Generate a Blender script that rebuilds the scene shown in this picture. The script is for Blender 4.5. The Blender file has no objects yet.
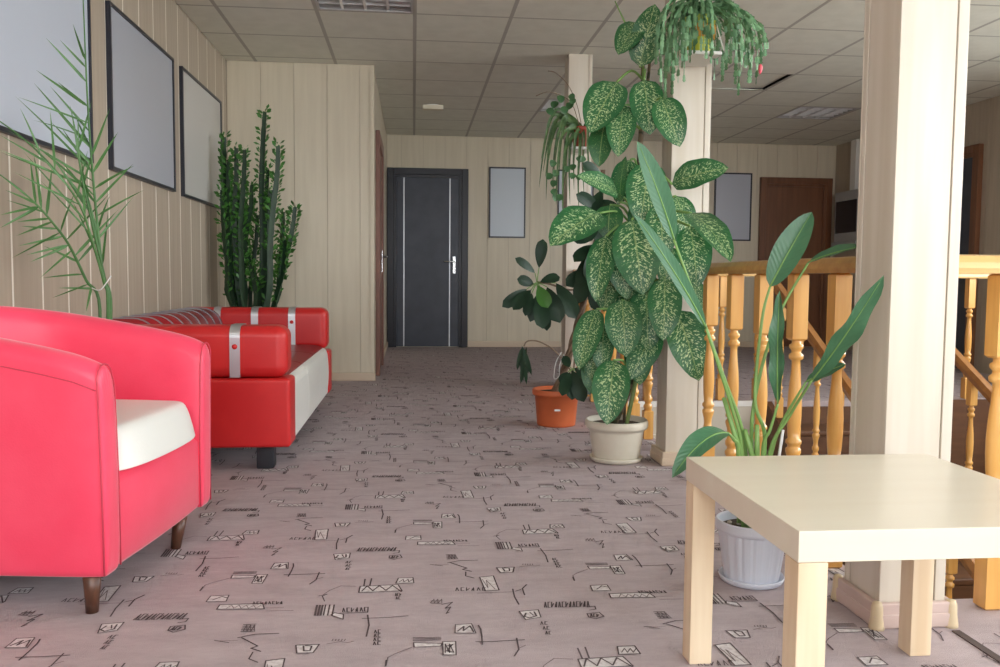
import bpy, bmesh, math, random
from mathutils import Vector, Matrix
random.seed(7)
PI = math.pi
scene = bpy.context.scene
col = scene.collection

# ------------------------------------------------------------------ camera
FPX, YAW, PITCH, ROLL, CAMH = 860.9, .1006, .0655, .0087, .8257
_cy, _sy, _cp, _sp = math.cos(YAW), math.sin(YAW), math.cos(PITCH), math.sin(PITCH)
_F = Vector((_sy*_cp, _cy*_cp, -_sp)); _R0 = Vector((_cy, -_sy, 0)); _U0 = _R0.cross(_F)
_R = _R0*math.cos(ROLL) + _U0*math.sin(ROLL); _U = _U0*math.cos(ROLL) - _R0*math.sin(ROLL)
CAM = Vector((0, 0, CAMH))
cd = bpy.data.cameras.new('camera'); cam = bpy.data.objects.new('camera', cd); col.objects.link(cam)
cam.matrix_world = Matrix(((_R.x, _U.x, -_F.x, 0), (_R.y, _U.y, -_F.y, 0), (_R.z, _U.z, -_F.z, CAMH), (0, 0, 0, 1)))
cd.sensor_width = 36; cd.lens = 36*FPX/1000; cd.clip_start = .02
scene.camera = cam
def _ray(x, y): return _F + _R*((x-500)/FPX) + _U*((333.5-y)/FPX)
def atY(x, y, Y): d = _ray(x, y); return CAM + d*(Y/d.y)
def atX(x, y, X): d = _ray(x, y); return CAM + d*(X/d.x)
def atZ(x, y, Z=0.0): d = _ray(x, y); return CAM + d*((Z-CAMH)/d.z)

# ------------------------------------------------------------------ world, daylight, exposure
w = bpy.data.worlds.new('overcast_sky'); scene.world = w; w.use_nodes = True
bg = w.node_tree.nodes['Background']; bg.inputs[0].default_value = (.93, .97, 1, 1); bg.inputs[1].default_value = 9.0
WINDOWS = [(-1.05, .25), (1.05, 2.35), (3.15, 4.45)]           # x ranges of the windows behind the camera
WY, WZ0, WZ1 = -1.5, .80, 2.42
RWIN = [(-1.3, .4), (.6, 2.6), (2.9, 5.4)]                               # y ranges of the windows in the right wall, outside the frame; the farthest is added to brighten the room's depth
for x0, x1 in WINDOWS:
    ld = bpy.data.lights.new('window_portal', 'AREA'); ld.shape = 'RECTANGLE'; ld.size = x1-x0; ld.size_y = WZ1-WZ0
    ld.cycles.is_portal = True
    lo = bpy.data.objects.new('window_portal', ld); col.objects.link(lo)
    lo.location = ((x0+x1)/2, WY-.06, (WZ0+WZ1)/2); lo.rotation_euler = (PI/2, 0, 0)
for y0, y1 in RWIN:
    ld = bpy.data.lights.new('window_portal', 'AREA'); ld.shape = 'RECTANGLE'; ld.size = WZ1-WZ0; ld.size_y = y1-y0
    ld.cycles.is_portal = True
    lo = bpy.data.objects.new('window_portal', ld); col.objects.link(lo)
    lo.location = (5.20, (y0+y1)/2, (WZ0+WZ1)/2); lo.rotation_euler = (0, PI/2, 0)
scene.view_settings.view_transform = 'Standard'; scene.view_settings.look = 'None'
scene.view_settings.gamma = 1; scene.view_settings.use_curve_mapping = False
scene.view_settings.exposure = 0.46
scene.cycles.use_denoising = True
scene.cycles.max_bounces = 10; scene.cycles.diffuse_bounces = 6
scene.cycles.caustics_reflective = False; scene.cycles.caustics_refractive = False

# ------------------------------------------------------------------ materials
def mat(name, c, rough=.6, metal=0, spec=.5, c2=None, scale=(8, 8, 8), bump=0, detail=3, lo=.35, hi=.65, rnd=0, coat=0, sheen=0, bscale=None):
    """principled material; c2 = second colour mixed in through stretched noise, rnd = per-object offset of the noise"""
    m = bpy.data.materials.new(name); m.use_nodes = True; nt = m.node_tree; N = nt.nodes; L = nt.links
    b = N['Principled BSDF']; b.inputs['Base Color'].default_value = (*c, 1)
    b.inputs['Roughness'].default_value = rough; b.inputs['Metallic'].default_value = metal
    b.inputs['Specular IOR Level'].default_value = spec
    if coat: b.inputs['Coat Weight'].default_value = coat; b.inputs['Coat Roughness'].default_value = .15
    if sheen: b.inputs['Sheen Weight'].default_value = sheen; b.inputs['Sheen Roughness'].default_value = .4
    if c2 or bump:
        tc = N.new('ShaderNodeTexCoord'); mp = N.new('ShaderNodeMapping'); mp.inputs['Scale'].default_value = scale
        L.new(tc.outputs['Object'], mp.inputs['Vector'])
        if rnd:
            oi = N.new('ShaderNodeObjectInfo'); mu = N.new('ShaderNodeMath'); mu.operation = 'MULTIPLY'; mu.inputs[1].default_value = rnd
            L.new(oi.outputs['Random'], mu.inputs[0]); L.new(mu.outputs[0], mp.inputs['Location'])
        no = N.new('ShaderNodeTexNoise'); no.inputs['Scale'].default_value = 1; no.inputs['Detail'].default_value = detail
        L.new(mp.outputs[0], no.inputs['Vector'])
        if c2:
            rp = N.new('ShaderNodeValToRGB'); rp.color_ramp.elements[0].position = lo; rp.color_ramp.elements[1].position = hi
            rp.color_ramp.elements[0].color = (*c, 1); rp.color_ramp.elements[1].color = (*c2, 1)
            L.new(no.outputs['Fac'], rp.inputs[0]); L.new(rp.outputs[0], b.inputs['Base Color'])
        if bump:
            src = no
            if bscale:
                src = N.new('ShaderNodeTexNoise'); src.inputs['Scale'].default_value = bscale; L.new(tc.outputs['Object'], src.inputs['Vector'])
            bp = N.new('ShaderNodeBump'); bp.inputs['Strength'].default_value = bump; bp.inputs['Distance'].default_value = .01
            L.new(src.outputs['Fac'], bp.inputs['Height']); L.new(bp.outputs[0], b.inputs['Normal'])
    return m

M = {}
M['panel_tan'] = mat('panel_tan', (.47, .395, .305), .55, c2=(.42, .35, .27), scale=(30, 30, 1.3), rnd=40)
M['panel_cream'] = mat('panel_cream', (.68, .61, .48), .5, c2=(.63, .56, .435), scale=(26, 26, 1.6), rnd=40)
M['gap_light'] = mat('gap_light', (.86, .81, .71), .6)
M['gap_dark'] = mat('gap_dark', (.50, .43, .34), .6)
M['column'] = mat('column', (.66, .60, .52), .42, c2=(.59, .525, .435), scale=(22, 22, 1.4), rnd=30)
M['column_dark'] = mat('column_dark', (.30, .19, .13), .5)
M['skirt'] = mat('skirt', (.60, .46, .42), .4, c2=(.52, .40, .36), scale=(3, 3, 20))
M['skirt_beige'] = mat('skirt_beige', (.62, .50, .38), .4)
M['cap'] = mat('cap', (.62, .50, .33), .35)
M['tile'] = mat('tile', (.78, .785, .71), .9, c2=(.73, .735, .66), scale=(9, 9, 9), rnd=20, bump=.15, bscale=160)
M['tbar'] = mat('tbar', (.44, .43, .39), .6)
M['slab'] = mat('slab', (.05, .05, .05), .9)
M['plaster'] = mat('plaster', (.60, .55, .47), .8)
M['white_trim'] = mat('white_trim', (.78, .77, .74), .5)
M['ground_out'] = mat('ground_out', (.46, .46, .43), .9)
M['door_dark'] = mat('door_dark', (.038, .044, .064), .42, c2=(.050, .057, .080), scale=(6, 6, 6))
M['frame_dark'] = mat('frame_dark', (.012, .012, .020), .35)
M['chrome'] = mat('chrome', (.72, .73, .75), .25, metal=1)
M['brushed'] = mat('brushed', (.62, .63, .66), .38, metal=.85)
M['silver'] = mat('silver', (.60, .62, .66), .35, metal=.6)
M['door_brown'] = mat('door_brown', (.20, .080, .036), .4, c2=(.15, .058, .026), scale=(20, 20, 1.5))
M['door_red'] = mat('door_red', (.23, .105, .078), .45, c2=(.19, .085, .062), scale=(20, 20, 1.5))
M['pine'] = mat('pine', (.76, .42, .12), .32, c2=(.64, .31, .07), scale=(30, 30, 2.2), rnd=30, coat=.3)
M['stair_wood'] = mat('stair_wood', (.13, .055, .022), .5, c2=(.10, .04, .016), scale=(4, 24, 24))
M['pine_dark'] = mat('pine_dark', (.36, .155, .042), .35, c2=(.28, .11, .028), scale=(4, 24, 24), rnd=9, coat=.3)
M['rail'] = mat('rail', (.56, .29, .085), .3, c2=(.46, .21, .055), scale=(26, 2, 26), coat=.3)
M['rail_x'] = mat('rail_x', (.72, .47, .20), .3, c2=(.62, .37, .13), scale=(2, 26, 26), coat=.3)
M['birch'] = mat('birch', (.76, .70, .585), .28, c2=(.72, .65, .53), scale=(1.4, 14, 14), lo=.3, hi=.7)
M['leg_pine'] = mat('leg_pine', (.79, .65, .47), .4, c2=(.69, .52, .34), scale=(24, 24, 1.8), rnd=20)
M['pink_leather'] = mat('pink_leather', (.87, .052, .12), .42, c2=(.90, .068, .14), scale=(7, 7, 7), spec=.5, bump=.06, bscale=240, sheen=.35)
M['pink_seam'] = mat('pink_seam', (.62, .05, .09), .5)
M['red_leather'] = mat('red_leather', (.62, .022, .022), .36, c2=(.56, .016, .018), scale=(6, 6, 6), bump=.05, bscale=200)
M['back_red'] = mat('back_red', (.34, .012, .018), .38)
M['rib'] = mat('rib', (.33, .33, .36), .4, metal=.8)
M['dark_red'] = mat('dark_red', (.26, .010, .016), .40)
M['white_leather'] = mat('white_leather', (.78, .78, .74), .42, bump=.05, bscale=120)
M['leg_walnut'] = mat('leg_walnut', (.13, .052, .028), .38, c2=(.075, .03, .017), scale=(60, 60, 5))
M['black'] = mat('black', (.018, .018, .024), .5)
M['frame_black'] = mat('frame_black', (.018, .020, .032), .35)
M['board_1'] = mat('board_1', (.56, .61, .70), .35); M['board_2'] = mat('board_2', (.40, .42, .47), .35)
M['board_3'] = mat('board_3', (.56, .55, .52), .35); M['board_4'] = mat('board_4', (.56, .62, .69), .35)
M['board_5'] = mat('board_5', (.46, .48, .56), .35)
M['terracotta'] = mat('terracotta', (.60, .135, .045), .5, c2=(.66, .16, .055), scale=(9, 9, 9))
M['brick_pot'] = mat('brick_pot', (.30, .05, .03), .5)
M['cream_pot'] = mat('cream_pot', (.70, .66, .56), .4, c2=(.64, .60, .50), scale=(10, 10, 10))
M['white_pot'] = mat('white_pot', (.66, .70, .80), .35)
M['lime_pot'] = mat('lime_pot', (.52, .55, .06), .4); M['orange_band'] = mat('orange_band', (.62, .30, .04), .45)
M['soil'] = mat('soil', (.035, .022, .015), .95, c2=(.10, .07, .045), scale=(90, 90, 90), bump=.8)
M['pebble'] = mat('pebble', (.45, .40, .33), .8)
M['stem'] = mat('stem', (.13, .22, .06), .5, c2=(.20, .26, .09), scale=(12, 12, 30))
M['petiole'] = mat('petiole', (.20, .36, .10), .45)
M['bark'] = mat('bark', (.16, .10, .065), .85, c2=(.24, .17, .11), scale=(40, 40, 14), bump=.6)
M['cane'] = mat('cane', (.20, .15, .09), .7, c2=(.06, .06, .03), scale=(10, 10, 22), lo=.48, hi=.52)
M['string'] = mat('string', (.75, .75, .74), .7)
M['euphorbia'] = mat('euphorbia', (.010, .034, .015), .5, c2=(.022, .060, .024), scale=(30, 30, 8))
M['euph_leaf'] = mat('euph_leaf', (.055, .18, .032), .45)
M['xmas'] = mat('xmas', (.085, .21, .095), .5, c2=(.17, .32, .16), scale=(14, 14, 14), rnd=10)
M['pink_flower'] = mat('pink_flower', (.75, .10, .14), .5)
M['spider'] = mat('spider', (.04, .10, .03), .45, c2=(.10, .18, .06), scale=(30, 30, 30))
M['ivy'] = mat('ivy', (.045, .13, .045), .45)
M['rubber'] = mat('rubber', (.010, .032, .016), .42, spec=.3, c2=(.018, .050, .024), scale=(9, 9, 9), rnd=10)
M['rubber_new'] = mat('rubber_new', (.055, .19, .03), .3)
M['palm'] = mat('palm', (.045, .14, .03), .42, c2=(.09, .22, .065), scale=(9, 9, 9), rnd=10)
M['screen'] = mat('screen', (.010, .011, .014), .2)
M['grey_box'] = mat('grey_box', (.40, .40, .40), .5)
M['louvre'] = mat('louvre', (.85, .85, .87), .35, metal=.5)
M['lamp_tray'] = mat('lamp_tray', (.50, .49, .50), .35)
M['tube_glass'] = mat('tube_glass', (.85, .87, .85), .3)
M['light_wood'] = mat('light_wood', (.78, .73, .58), .5)

def carpet_mat():
    m = mat('carpet', (.42, .35, .365), .95, spec=.1, c2=(.56, .48, .495), scale=(5.0, 13.0, 1), detail=12, bump=.5, bscale=420, lo=.3, hi=.7)
    for n in m.node_tree.nodes:
        if n.type == 'TEX_NOISE' and n.inputs['Detail'].default_value > 10: n.inputs['Roughness'].default_value = .78
    return m
M['carpet'] = carpet_mat()
M['carpet_ink'] = mat('carpet_ink', (.135, .105, .110), .95, spec=.1)
M['carpet_ink_soft'] = mat('carpet_ink_soft', (.22, .175, .18), .95, spec=.1)
M['carpet_pale'] = mat('carpet_pale', (.68, .64, .64), .95, spec=.1, c2=(.56, .51, .51), scale=(80, 80, 1), lo=.45, hi=.6)

def speckle_mat(name, base, base2, fleck, amount, rib):
    """variegated leaf: flecks inside the blade, plain margin, pale midrib (uv: u along, v across)"""
    m = bpy.data.materials.new(name); m.use_nodes = True; nt = m.node_tree; N = nt.nodes; L = nt.links
    b = N['Principled BSDF']; b.inputs['Roughness'].default_value = .36; b.inputs['Specular IOR Level'].default_value = .45
    uv = N.new('ShaderNodeUVMap'); sx = N.new('ShaderNodeSeparateXYZ'); L.new(uv.outputs[0], sx.inputs[0])
    def math_(op, a, bb, clamp=False):
        n = N.new('ShaderNodeMath'); n.operation = op; n.use_clamp = clamp
        for i, v in enumerate((a, bb)):
            if v is None: continue
            if isinstance(v, (int, float)): n.inputs[i].default_value = v
            else: L.new(v, n.inputs[i])
        return n.outputs[0]
    av = math_('ABSOLUTE', math_('MULTIPLY', math_('SUBTRACT', sx.outputs[1], .5), 2.0), None)   # 0 midrib .. 1 margin
    oi = N.new('ShaderNodeObjectInfo')
    # coordinates sheared along the side veins so that the flecks slant towards the margin
    uu = math_('SUBTRACT', math_('MULTIPLY', sx.outputs[0], 1.0), math_('MULTIPLY', av, .16))
    cb = N.new('ShaderNodeCombineXYZ'); L.new(math_('MULTIPLY', uu, 48.0), cb.inputs[0]); L.new(math_('MULTIPLY', sx.outputs[1], 15.0), cb.inputs[1])
    L.new(math_('MULTIPLY', oi.outputs['Random'], 50.0), cb.inputs[2])
    no = N.new('ShaderNodeTexNoise'); no.inputs['Scale'].default_value = 1.0; no.inputs['Detail'].default_value = 3.5; no.inputs['Roughness'].default_value = .62
    L.new(cb.outputs[0], no.inputs['Vector'])
    margin = math_('MULTIPLY', math_('SUBTRACT', av, .62, False), .55)
    margin = math_('MAXIMUM', margin, 0.0)
    val = math_('SUBTRACT', no.outputs['Fac'], margin)
    rp = N.new('ShaderNodeValToRGB'); rp.color_ramp.elements[0].position = amount; rp.color_ramp.elements[1].position = amount+.05
    rp.color_ramp.elements[0].color = (0, 0, 0, 1); rp.color_ramp.elements[1].color = (1, 1, 1, 1); L.new(val, rp.inputs[0])
    n2 = N.new('ShaderNodeTexNoise'); n2.inputs['Scale'].default_value = .35; L.new(cb.outputs[0], n2.inputs['Vector'])
    mx = N.new('ShaderNodeMixRGB'); mx.inputs[1].default_value = (*base, 1); mx.inputs[2].default_value = (*base2, 1); L.new(n2.outputs['Fac'], mx.inputs[0])
    m2 = N.new('ShaderNodeMixRGB'); L.new(rp.outputs[0], m2.inputs[0]); L.new(mx.outputs[0], m2.inputs[1]); m2.inputs[2].default_value = (*fleck, 1)
    ribm = math_('LESS_THAN', av, .035)
    m3 = N.new('ShaderNodeMixRGB'); L.new(math_('MULTIPLY', ribm, rib), m3.inputs[0]); L.new(m2.outputs[0], m3.inputs[1]); m3.inputs[2].default_value = (.30, .42, .16, 1)
    L.new(m3.outputs[0], b.inputs['Base Color'])
    # faint side veins
    wv = math_('SINE', math_('MULTIPLY', uu, 95.0), None)
    bp = N.new('ShaderNodeBump'); bp.inputs['Strength'].default_value = .10; bp.inputs['Distance'].default_value = .003
    L.new(wv, bp.inputs['Height']); L.new(bp.outputs[0], b.inputs['Normal'])
    return m
M['dieff'] = speckle_mat('dieff', (.014, .090, .034), (.036, .175, .050), (.50, .64, .34), .535, .6)
M['dieff_green'] = speckle_mat('dieff_green', (.020, .10, .035), (.045, .17, .05), (.30, .42, .15), .60, .6)
M['strel'] = speckle_mat('strel', (.045, .14, .070), (.065, .175, .085), (.07, .20, .09), .9, .5)

# ------------------------------------------------------------------ mesh helpers
class MB:
    def __init__(s): s.v = []; s.f = []; s.mi = []; s.uv = {}
    def add(s, vs, fs, mi=0):
        o = len(s.v); s.v += [tuple(x) for x in vs]; s.f += [tuple(i+o for i in f) for f in fs]; s.mi += [mi]*len(fs); return o
    def box(s, x0, x1, y0, y1, z0, z1, mi=0):
        s.add([(x0,y0,z0),(x1,y0,z0),(x1,y1,z0),(x0,y1,z0),(x0,y0,z1),(x1,y0,z1),(x1,y1,z1),(x0,y1,z1)],
              [(0,3,2,1),(4,5,6,7),(0,1,5,4),(1,2,6,5),(2,3,7,6),(3,0,4,7)], mi); return s
    def lathe(s, prof, n=24, c=(0,0,0), rib=None, cap=True, mi=0):
        vs = []; fs = []
        for k, (r, z) in enumerate(prof):
            for i in range(n):
                a = 2*PI*i/n; rr = r*(1+(rib(a, k) if rib else 0)); vs.append((c[0]+rr*math.cos(a), c[1]+rr*math.sin(a), c[2]+z))
        for k in range(len(prof)-1):
            for i in range(n):
                j = (i+1) % n; fs.append((k*n+i, k*n+j, (k+1)*n+j, (k+1)*n+i))
        if cap:
            fs.append(tuple(reversed(range(n)))); b = (len(prof)-1)*n; fs.append(tuple(range(b, b+n)))
        s.add(vs, fs, mi); return s
    def tube(s, pts, rad, n=8, mi=0, closed=False):
        pts = [Vector(p) for p in pts]; m = len(pts)
        if not isinstance(rad, (list, tuple)): rad = [rad]*m
        vs = []; fs = []; prev = None
        for k, p in enumerate(pts):
            if closed: t = pts[(k+1) % m]-pts[k-1]
            else: t = pts[min(k+1, m-1)]-pts[max(k-1, 0)]
            t.normalize()
            if prev is None:
                a = Vector((0,0,1)) if abs(t.z) < .9 else Vector((1,0,0)); u = t.cross(a).normalized()
            else: u = (prev - t*prev.dot(t)).normalized()
            prev = u; v = t.cross(u)
            for i in range(n):
                a = 2*PI*i/n; vs.append(p+(u*math.cos(a)+v*math.sin(a))*rad[k])
        for k in range(m if closed else m-1):
            k2 = (k+1) % m
            for i in range(n):
                j = (i+1) % n; fs.append((k*n+i, k*n+j, k2*n+j, k2*n+i))
        if not closed: fs.append(tuple(reversed(range(n)))); fs.append(tuple(range((m-1)*n, m*n)))
        s.add(vs, fs, mi); return s
    def ribbon(s, pts, across, width, thick=.002, mi=0):
        """flat strap: path pts, constant across direction"""
        a = Vector(across); n = len(pts); pts = [Vector(p) for p in pts]; vs = []; fs = []
        for k, p in enumerate(pts):
            t = (pts[min(k+1,n-1)]-pts[max(k-1,0)]).normalized(); nn = t.cross(a).normalized()
            for (q, r) in ((-1,-1),(1,-1),(1,1),(-1,1)): vs.append(p+a*q*width/2+nn*r*thick/2)
        for k in range(n-1):
            for i in range(4):
                j = (i+1) % 4; fs.append((k*4+i, k*4+j, k*4+4+j, k*4+4+i))
        fs += [(3,2,1,0), ((n-1)*4, (n-1)*4+1, (n-1)*4+2, (n-1)*4+3)]
        s.add(vs, fs, mi); return s
    def mesh(s, name, mats, smooth=False):
        me = bpy.data.meshes.new(name); me.from_pydata([tuple(v) for v in s.v], [], s.f)
        for m in (mats if isinstance(mats, (list, tuple)) else [mats]): me.materials.append(m)
        if any(s.mi): me.polygons.foreach_set('material_index', s.mi)
        bm = bmesh.new(); bm.from_mesh(me); bmesh.ops.recalc_face_normals(bm, faces=bm.faces); bm.to_mesh(me); bm.free()
        if smooth: me.polygons.foreach_set('use_smooth', [True]*len(me.polygons))
        me.update(); return me
    def build(s, name, mats, parent=None, smooth=False, org=None):
        if org is not None:
            o_ = Vector(org); s.v = [tuple(Vector(v)-o_) for v in s.v]
        return link(name, s.mesh(name, mats, smooth), parent, org if parent is None else None)
def link(name, me, parent=None, loc=None):
    o = bpy.data.objects.new(name, me); col.objects.link(o)
    if parent: o.parent = parent
    if loc is not None: o.location = loc
    return o
def bevel(o, r=.005, seg=2, smooth=True):
    me = o.data; bm = bmesh.new(); bm.from_mesh(me)
    bmesh.ops.bevel(bm, geom=list(bm.edges), offset=r, segments=seg, profile=.5, affect='EDGES')
    bm.to_mesh(me); bm.free()
    if smooth:
        me.polygons.foreach_set('use_smooth', [True]*len(me.polygons))
        wn = o.modifiers.new('wn', 'WEIGHTED_NORMAL'); wn.keep_sharp = False
    return o
def tag(o, label=None, cat=None, group=None, kind=None):
    if label: o['label'] = label
    if cat: o['category'] = cat
    if group: o['group'] = group
    if kind: o['kind'] = kind
    return o
def thing(name, label, cat, loc=(0,0,0), rz=0, group=None):
    o = bpy.data.objects.new(name, None); col.objects.link(o); o.location = loc; o.rotation_euler = (0,0,rz)
    o.empty_display_size = .1
    return tag(o, label, cat, group)
def struct(o): o['kind'] = 'structure'; return o
def rbox(name, m, parent, x0, x1, y0, y1, z0, z1, r=.005, seg=2):
    return bevel(MB().box(x0,x1,y0,y1,z0,z1).build(name, m, parent), r, seg)
def catmull(P, n=6):
    P = [Vector(p) for p in P]; out = []
    for i in range(len(P)-1):
        a = P[max(i-1,0)]; b = P[i]; c = P[i+1]; d = P[min(i+2,len(P)-1)]
        for k in range(n):
            t = k/n; out.append(.5*((2*b)+(c-a)*t+(2*a-5*b+4*c-d)*t*t+(3*b-a-3*c+d)*t**3))
    out.append(P[-1]); return out

# ================================================================== THE SETTING
ZC = 2.447; XL, XR, YB, YF = -1.422, 5.10, 10.10, -1.50
WX0, WX1, WY0, WY1 = 1.245, 4.30, 2.06, 5.60      # stairwell opening

fl = MB()
fl.box(-1.6, WX0, YF-.2, YB+.1, -.22, 0); fl.box(WX0, XR+.1, YF-.2, WY0, -.22, 0)
fl.box(WX0, XR+.1, WY1, YB+.1, -.22, 0); fl.box(WX1, XR+.1, WY0, WY1, -.22, 0)
floor = struct(fl.build('floor', M['carpet']))
floor['label'] = 'pinkish grey carpet printed with scribbled motifs'

# ---- carpet print: strokes traced in two close-ups of the photograph, dropped onto the floor plane, repeated on the carpet's half-drop lattice
def c1(x, y): p = atZ(200+x/4.545, 550+y/4.545); return (p.x, p.y)
def c2(x, y): p = atZ(400+x/4.545, 550+y/4.545); return (p.x, p.y)
INK, PALE = [], []          # INK: (points, width), PALE: quads
def S(c, pts, wd=.0055): INK.append(([c(*p) for p in pts], wd))
def Q(c, pts, outline=True, wd=.005):
    PALE.append([c(*p) for p in pts])
    if outline: S(c, list(pts)+[pts[0]], wd)
def scrib(c, x0, y0, x1, y1, n, wd=.0045, slant=8):
    pts = []
    for i in range(n+1):
        x = x0+(x1-x0)*i/n; pts.append((x+(slant if i % 2 else 0), y0 if i % 2 else y1))
    S(c, pts, wd)
def letters(c, x0, y0, x1, y1, n, h=16, wd=.0045):
    for i in range(n):
        t = (i+.3)/n; x = x0+(x1-x0)*t; y = y0+(y1-y0)*t; k = i % 4; s = (x1-x0)/n*.55 if abs(x1-x0) > abs(y1-y0) else 14
        if k == 0: S(c, [(x, y+h/2), (x+s*.4, y-h/2), (x+s, y+h/2)], wd)
        elif k == 1: S(c, [(x+s, y-h/2), (x, y-h/2), (x, y+h/2), (x+s, y+h/2)], wd)
        elif k == 2: S(c, [(x, y-h/2), (x, y+h/2), (x+s, y-h/4)], wd)
        else: S(c, [(x, y+h/2), (x+s*.6, y-h/2), (x+s*.7, y+h/2), (x, y)], wd)
# M1 hatched bar with square
for y in (402, 408, 414): S(c2, [(60, y), (185, y-2)], .0055)
Q(c2, [(62,424),(190,428),(186,440),(64,445)], True); Q(c2, [(194,420),(253,418),(255,480),(196,480)]); scrib(c2, 206, 430, 245, 470, 4, slant=-10); S(c2, [(210,440),(240,432),(212,462),(244,468)])
# M2 white card with a scratch and long hooks
Q(c2, [(252,342),(325,338),(345,380),(250,380)]); S(c2, [(262,372),(290,350),(288,370),(318,348),(335,376)], .007)
S(c2, [(356,345),(366,362),(372,395),(374,432)], .007); S(c2, [(345,420),(440,418),(565,411)]); S(c2, [(530,404),(540,455),(520,485)], .0065); S(c2, [(540,450),(570,437)], .004)
# M3 small hatching
scrib(c2, 138, 226, 190, 244, 6, .004); S(c2, [(140,234),(192,232)], .004); S(c2, [(138,244),(190,246)], .004); S(c2, [(190,250),(238,240),(205,268),(230,262),(210,292),(224,285)])
# M4 tall card, words, hooks
Q(c2, [(362,126),(424,120),(450,185),(388,188)], True, .006); S(c2, [(374,136),(400,175),(392,140),(432,180)], .004); letters(c2, 246, 181, 392, 180, 6, 14)
S(c2, [(350,199),(515,193)], .004); S(c2, [(512,180),(520,215),(540,250)], .007); S(c2, [(525,190),(550,182)], .005); S(c2, [(575,160),(556,178),(566,207)], .007)
# M5 shield card + column of letters
Q(c2, [(542,282),(628,274),(640,308),(572,320)]); S(c2, [(572,290),(566,305),(590,312),(620,302),(610,284)], .008); S(c2, [(590,286),(606,300)], .006)
for i in range(3): letters(c2, 634+i*12, 335+i*22, 672+i*8, 335+i*22, 2, 14)
# M6 word band + oval
letters(c2, 652, 252, 862, 248, 13, 24, .0055); S(c2, [(850,262),(885,258),(890,272),(862,276)], .006)
S(c2, [(850,292),(905,286),(926,304),(890,316),(858,308),(850,292)], .006); letters(c2, 862, 300, 905, 300, 3, 14, .006)
# M7 long white block with bars, roof card, leading line
Q(c1, [(728,168),(900,160),(918,188),(722,196)], True, .006); S(c1, [(735,190),(760,166),(785,188),(815,165),(845,186),(875,164),(915,192)], .007); S(c1, [(750,135),(745,166)], .007); S(c1, [(780,132),(772,164)], .007)
Q(c1, [(902,130),(968,128),(972,152),(890,154)], True, .006); scrib(c1, 905, 136, 960, 148, 5); S(c1, [(708,168),(640,166),(590,186),(560,206)], .004); S(c1, [(540,212),(578,204),(556,212),(566,236)], .005)
letters(c1, 885, 205, 915, 205, 3, 12); letters(c1, 888, 221, 912, 221, 2, 12)
# M8 thick bars with words, hook
for x in (522, 535, 548): S(c1, [(x+10,254),(x,300)], .010)
PALE.append([c1(*p) for p in ((556,256),(612,254),(600,300),(552,300))])
for x in (565, 584, 604): S(c1, [(x+6,252),(x-4,300)], .007)
letters(c1, 642, 276, 762, 272, 6, 18, .005); S(c1, [(636,290),(762,287),(764,262)], .005); Q(c1, [(594,298),(612,288),(652,296),(650,318),(612,318)][:4], True)
S(c1, [(738,314),(850,310),(945,302)], .005); S(c1, [(762,298),(768,345),(756,396)], .007)
for i in range(4): letters(c1, 788-i*2, 374+i*18, 822, 372+i*18, 2, 14)
# M9 card + long white band + words
Q(c1, [(48,212),(132,208),(118,236),(28,238)]); S(c1, [(58,230),(100,214),(122,220)], .006); Q(c1, [(90,252),(285,246),(292,270),(76,272)], True, .006); scrib(c1, 120, 254, 270, 268, 9, .004)
letters(c1, 236, 244, 378, 242, 8, 12); S(c1, [(300,266),(380,264)], .003); S(c1, [(300,280),(424,278)], .004)
# M10 hatching + lightning line
for i in range(5): S(c1, [(198-i*3, 342+i*8), (254-i*3, 340+i*8)], .005)
scrib(c1, 196, 344, 248, 374, 6, .004); S(c1, [(66,414),(130,424)], .005); S(c1, [(90,416),(170,414)], .003); S(c1, [(172,402),(250,386),(358,382)], .006); S(c1, [(190,402),(262,440),(232,450),(275,464)], .007); S(c1, [(240,468),(222,498),(262,514)], .006)
# M11 small card + dotted flourish
Q(c1, [(436,436),(542,432),(514,470),(440,472)], True, .006); S(c1, [(470,440),(472,462),(500,460),(508,440),(480,438)], .007); S(c1, [(576,430),(640,420),(672,424),(698,418)], .004)
for x in range(600, 670, 14): S(c1, [(x,416),(x+5,408)], .004)
# M13 long thin curve and tick
S(c1, [(4,186),(24,162),(60,150),(130,132)], .004); S(c1, [(0,188),(14,170)], .007)

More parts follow.
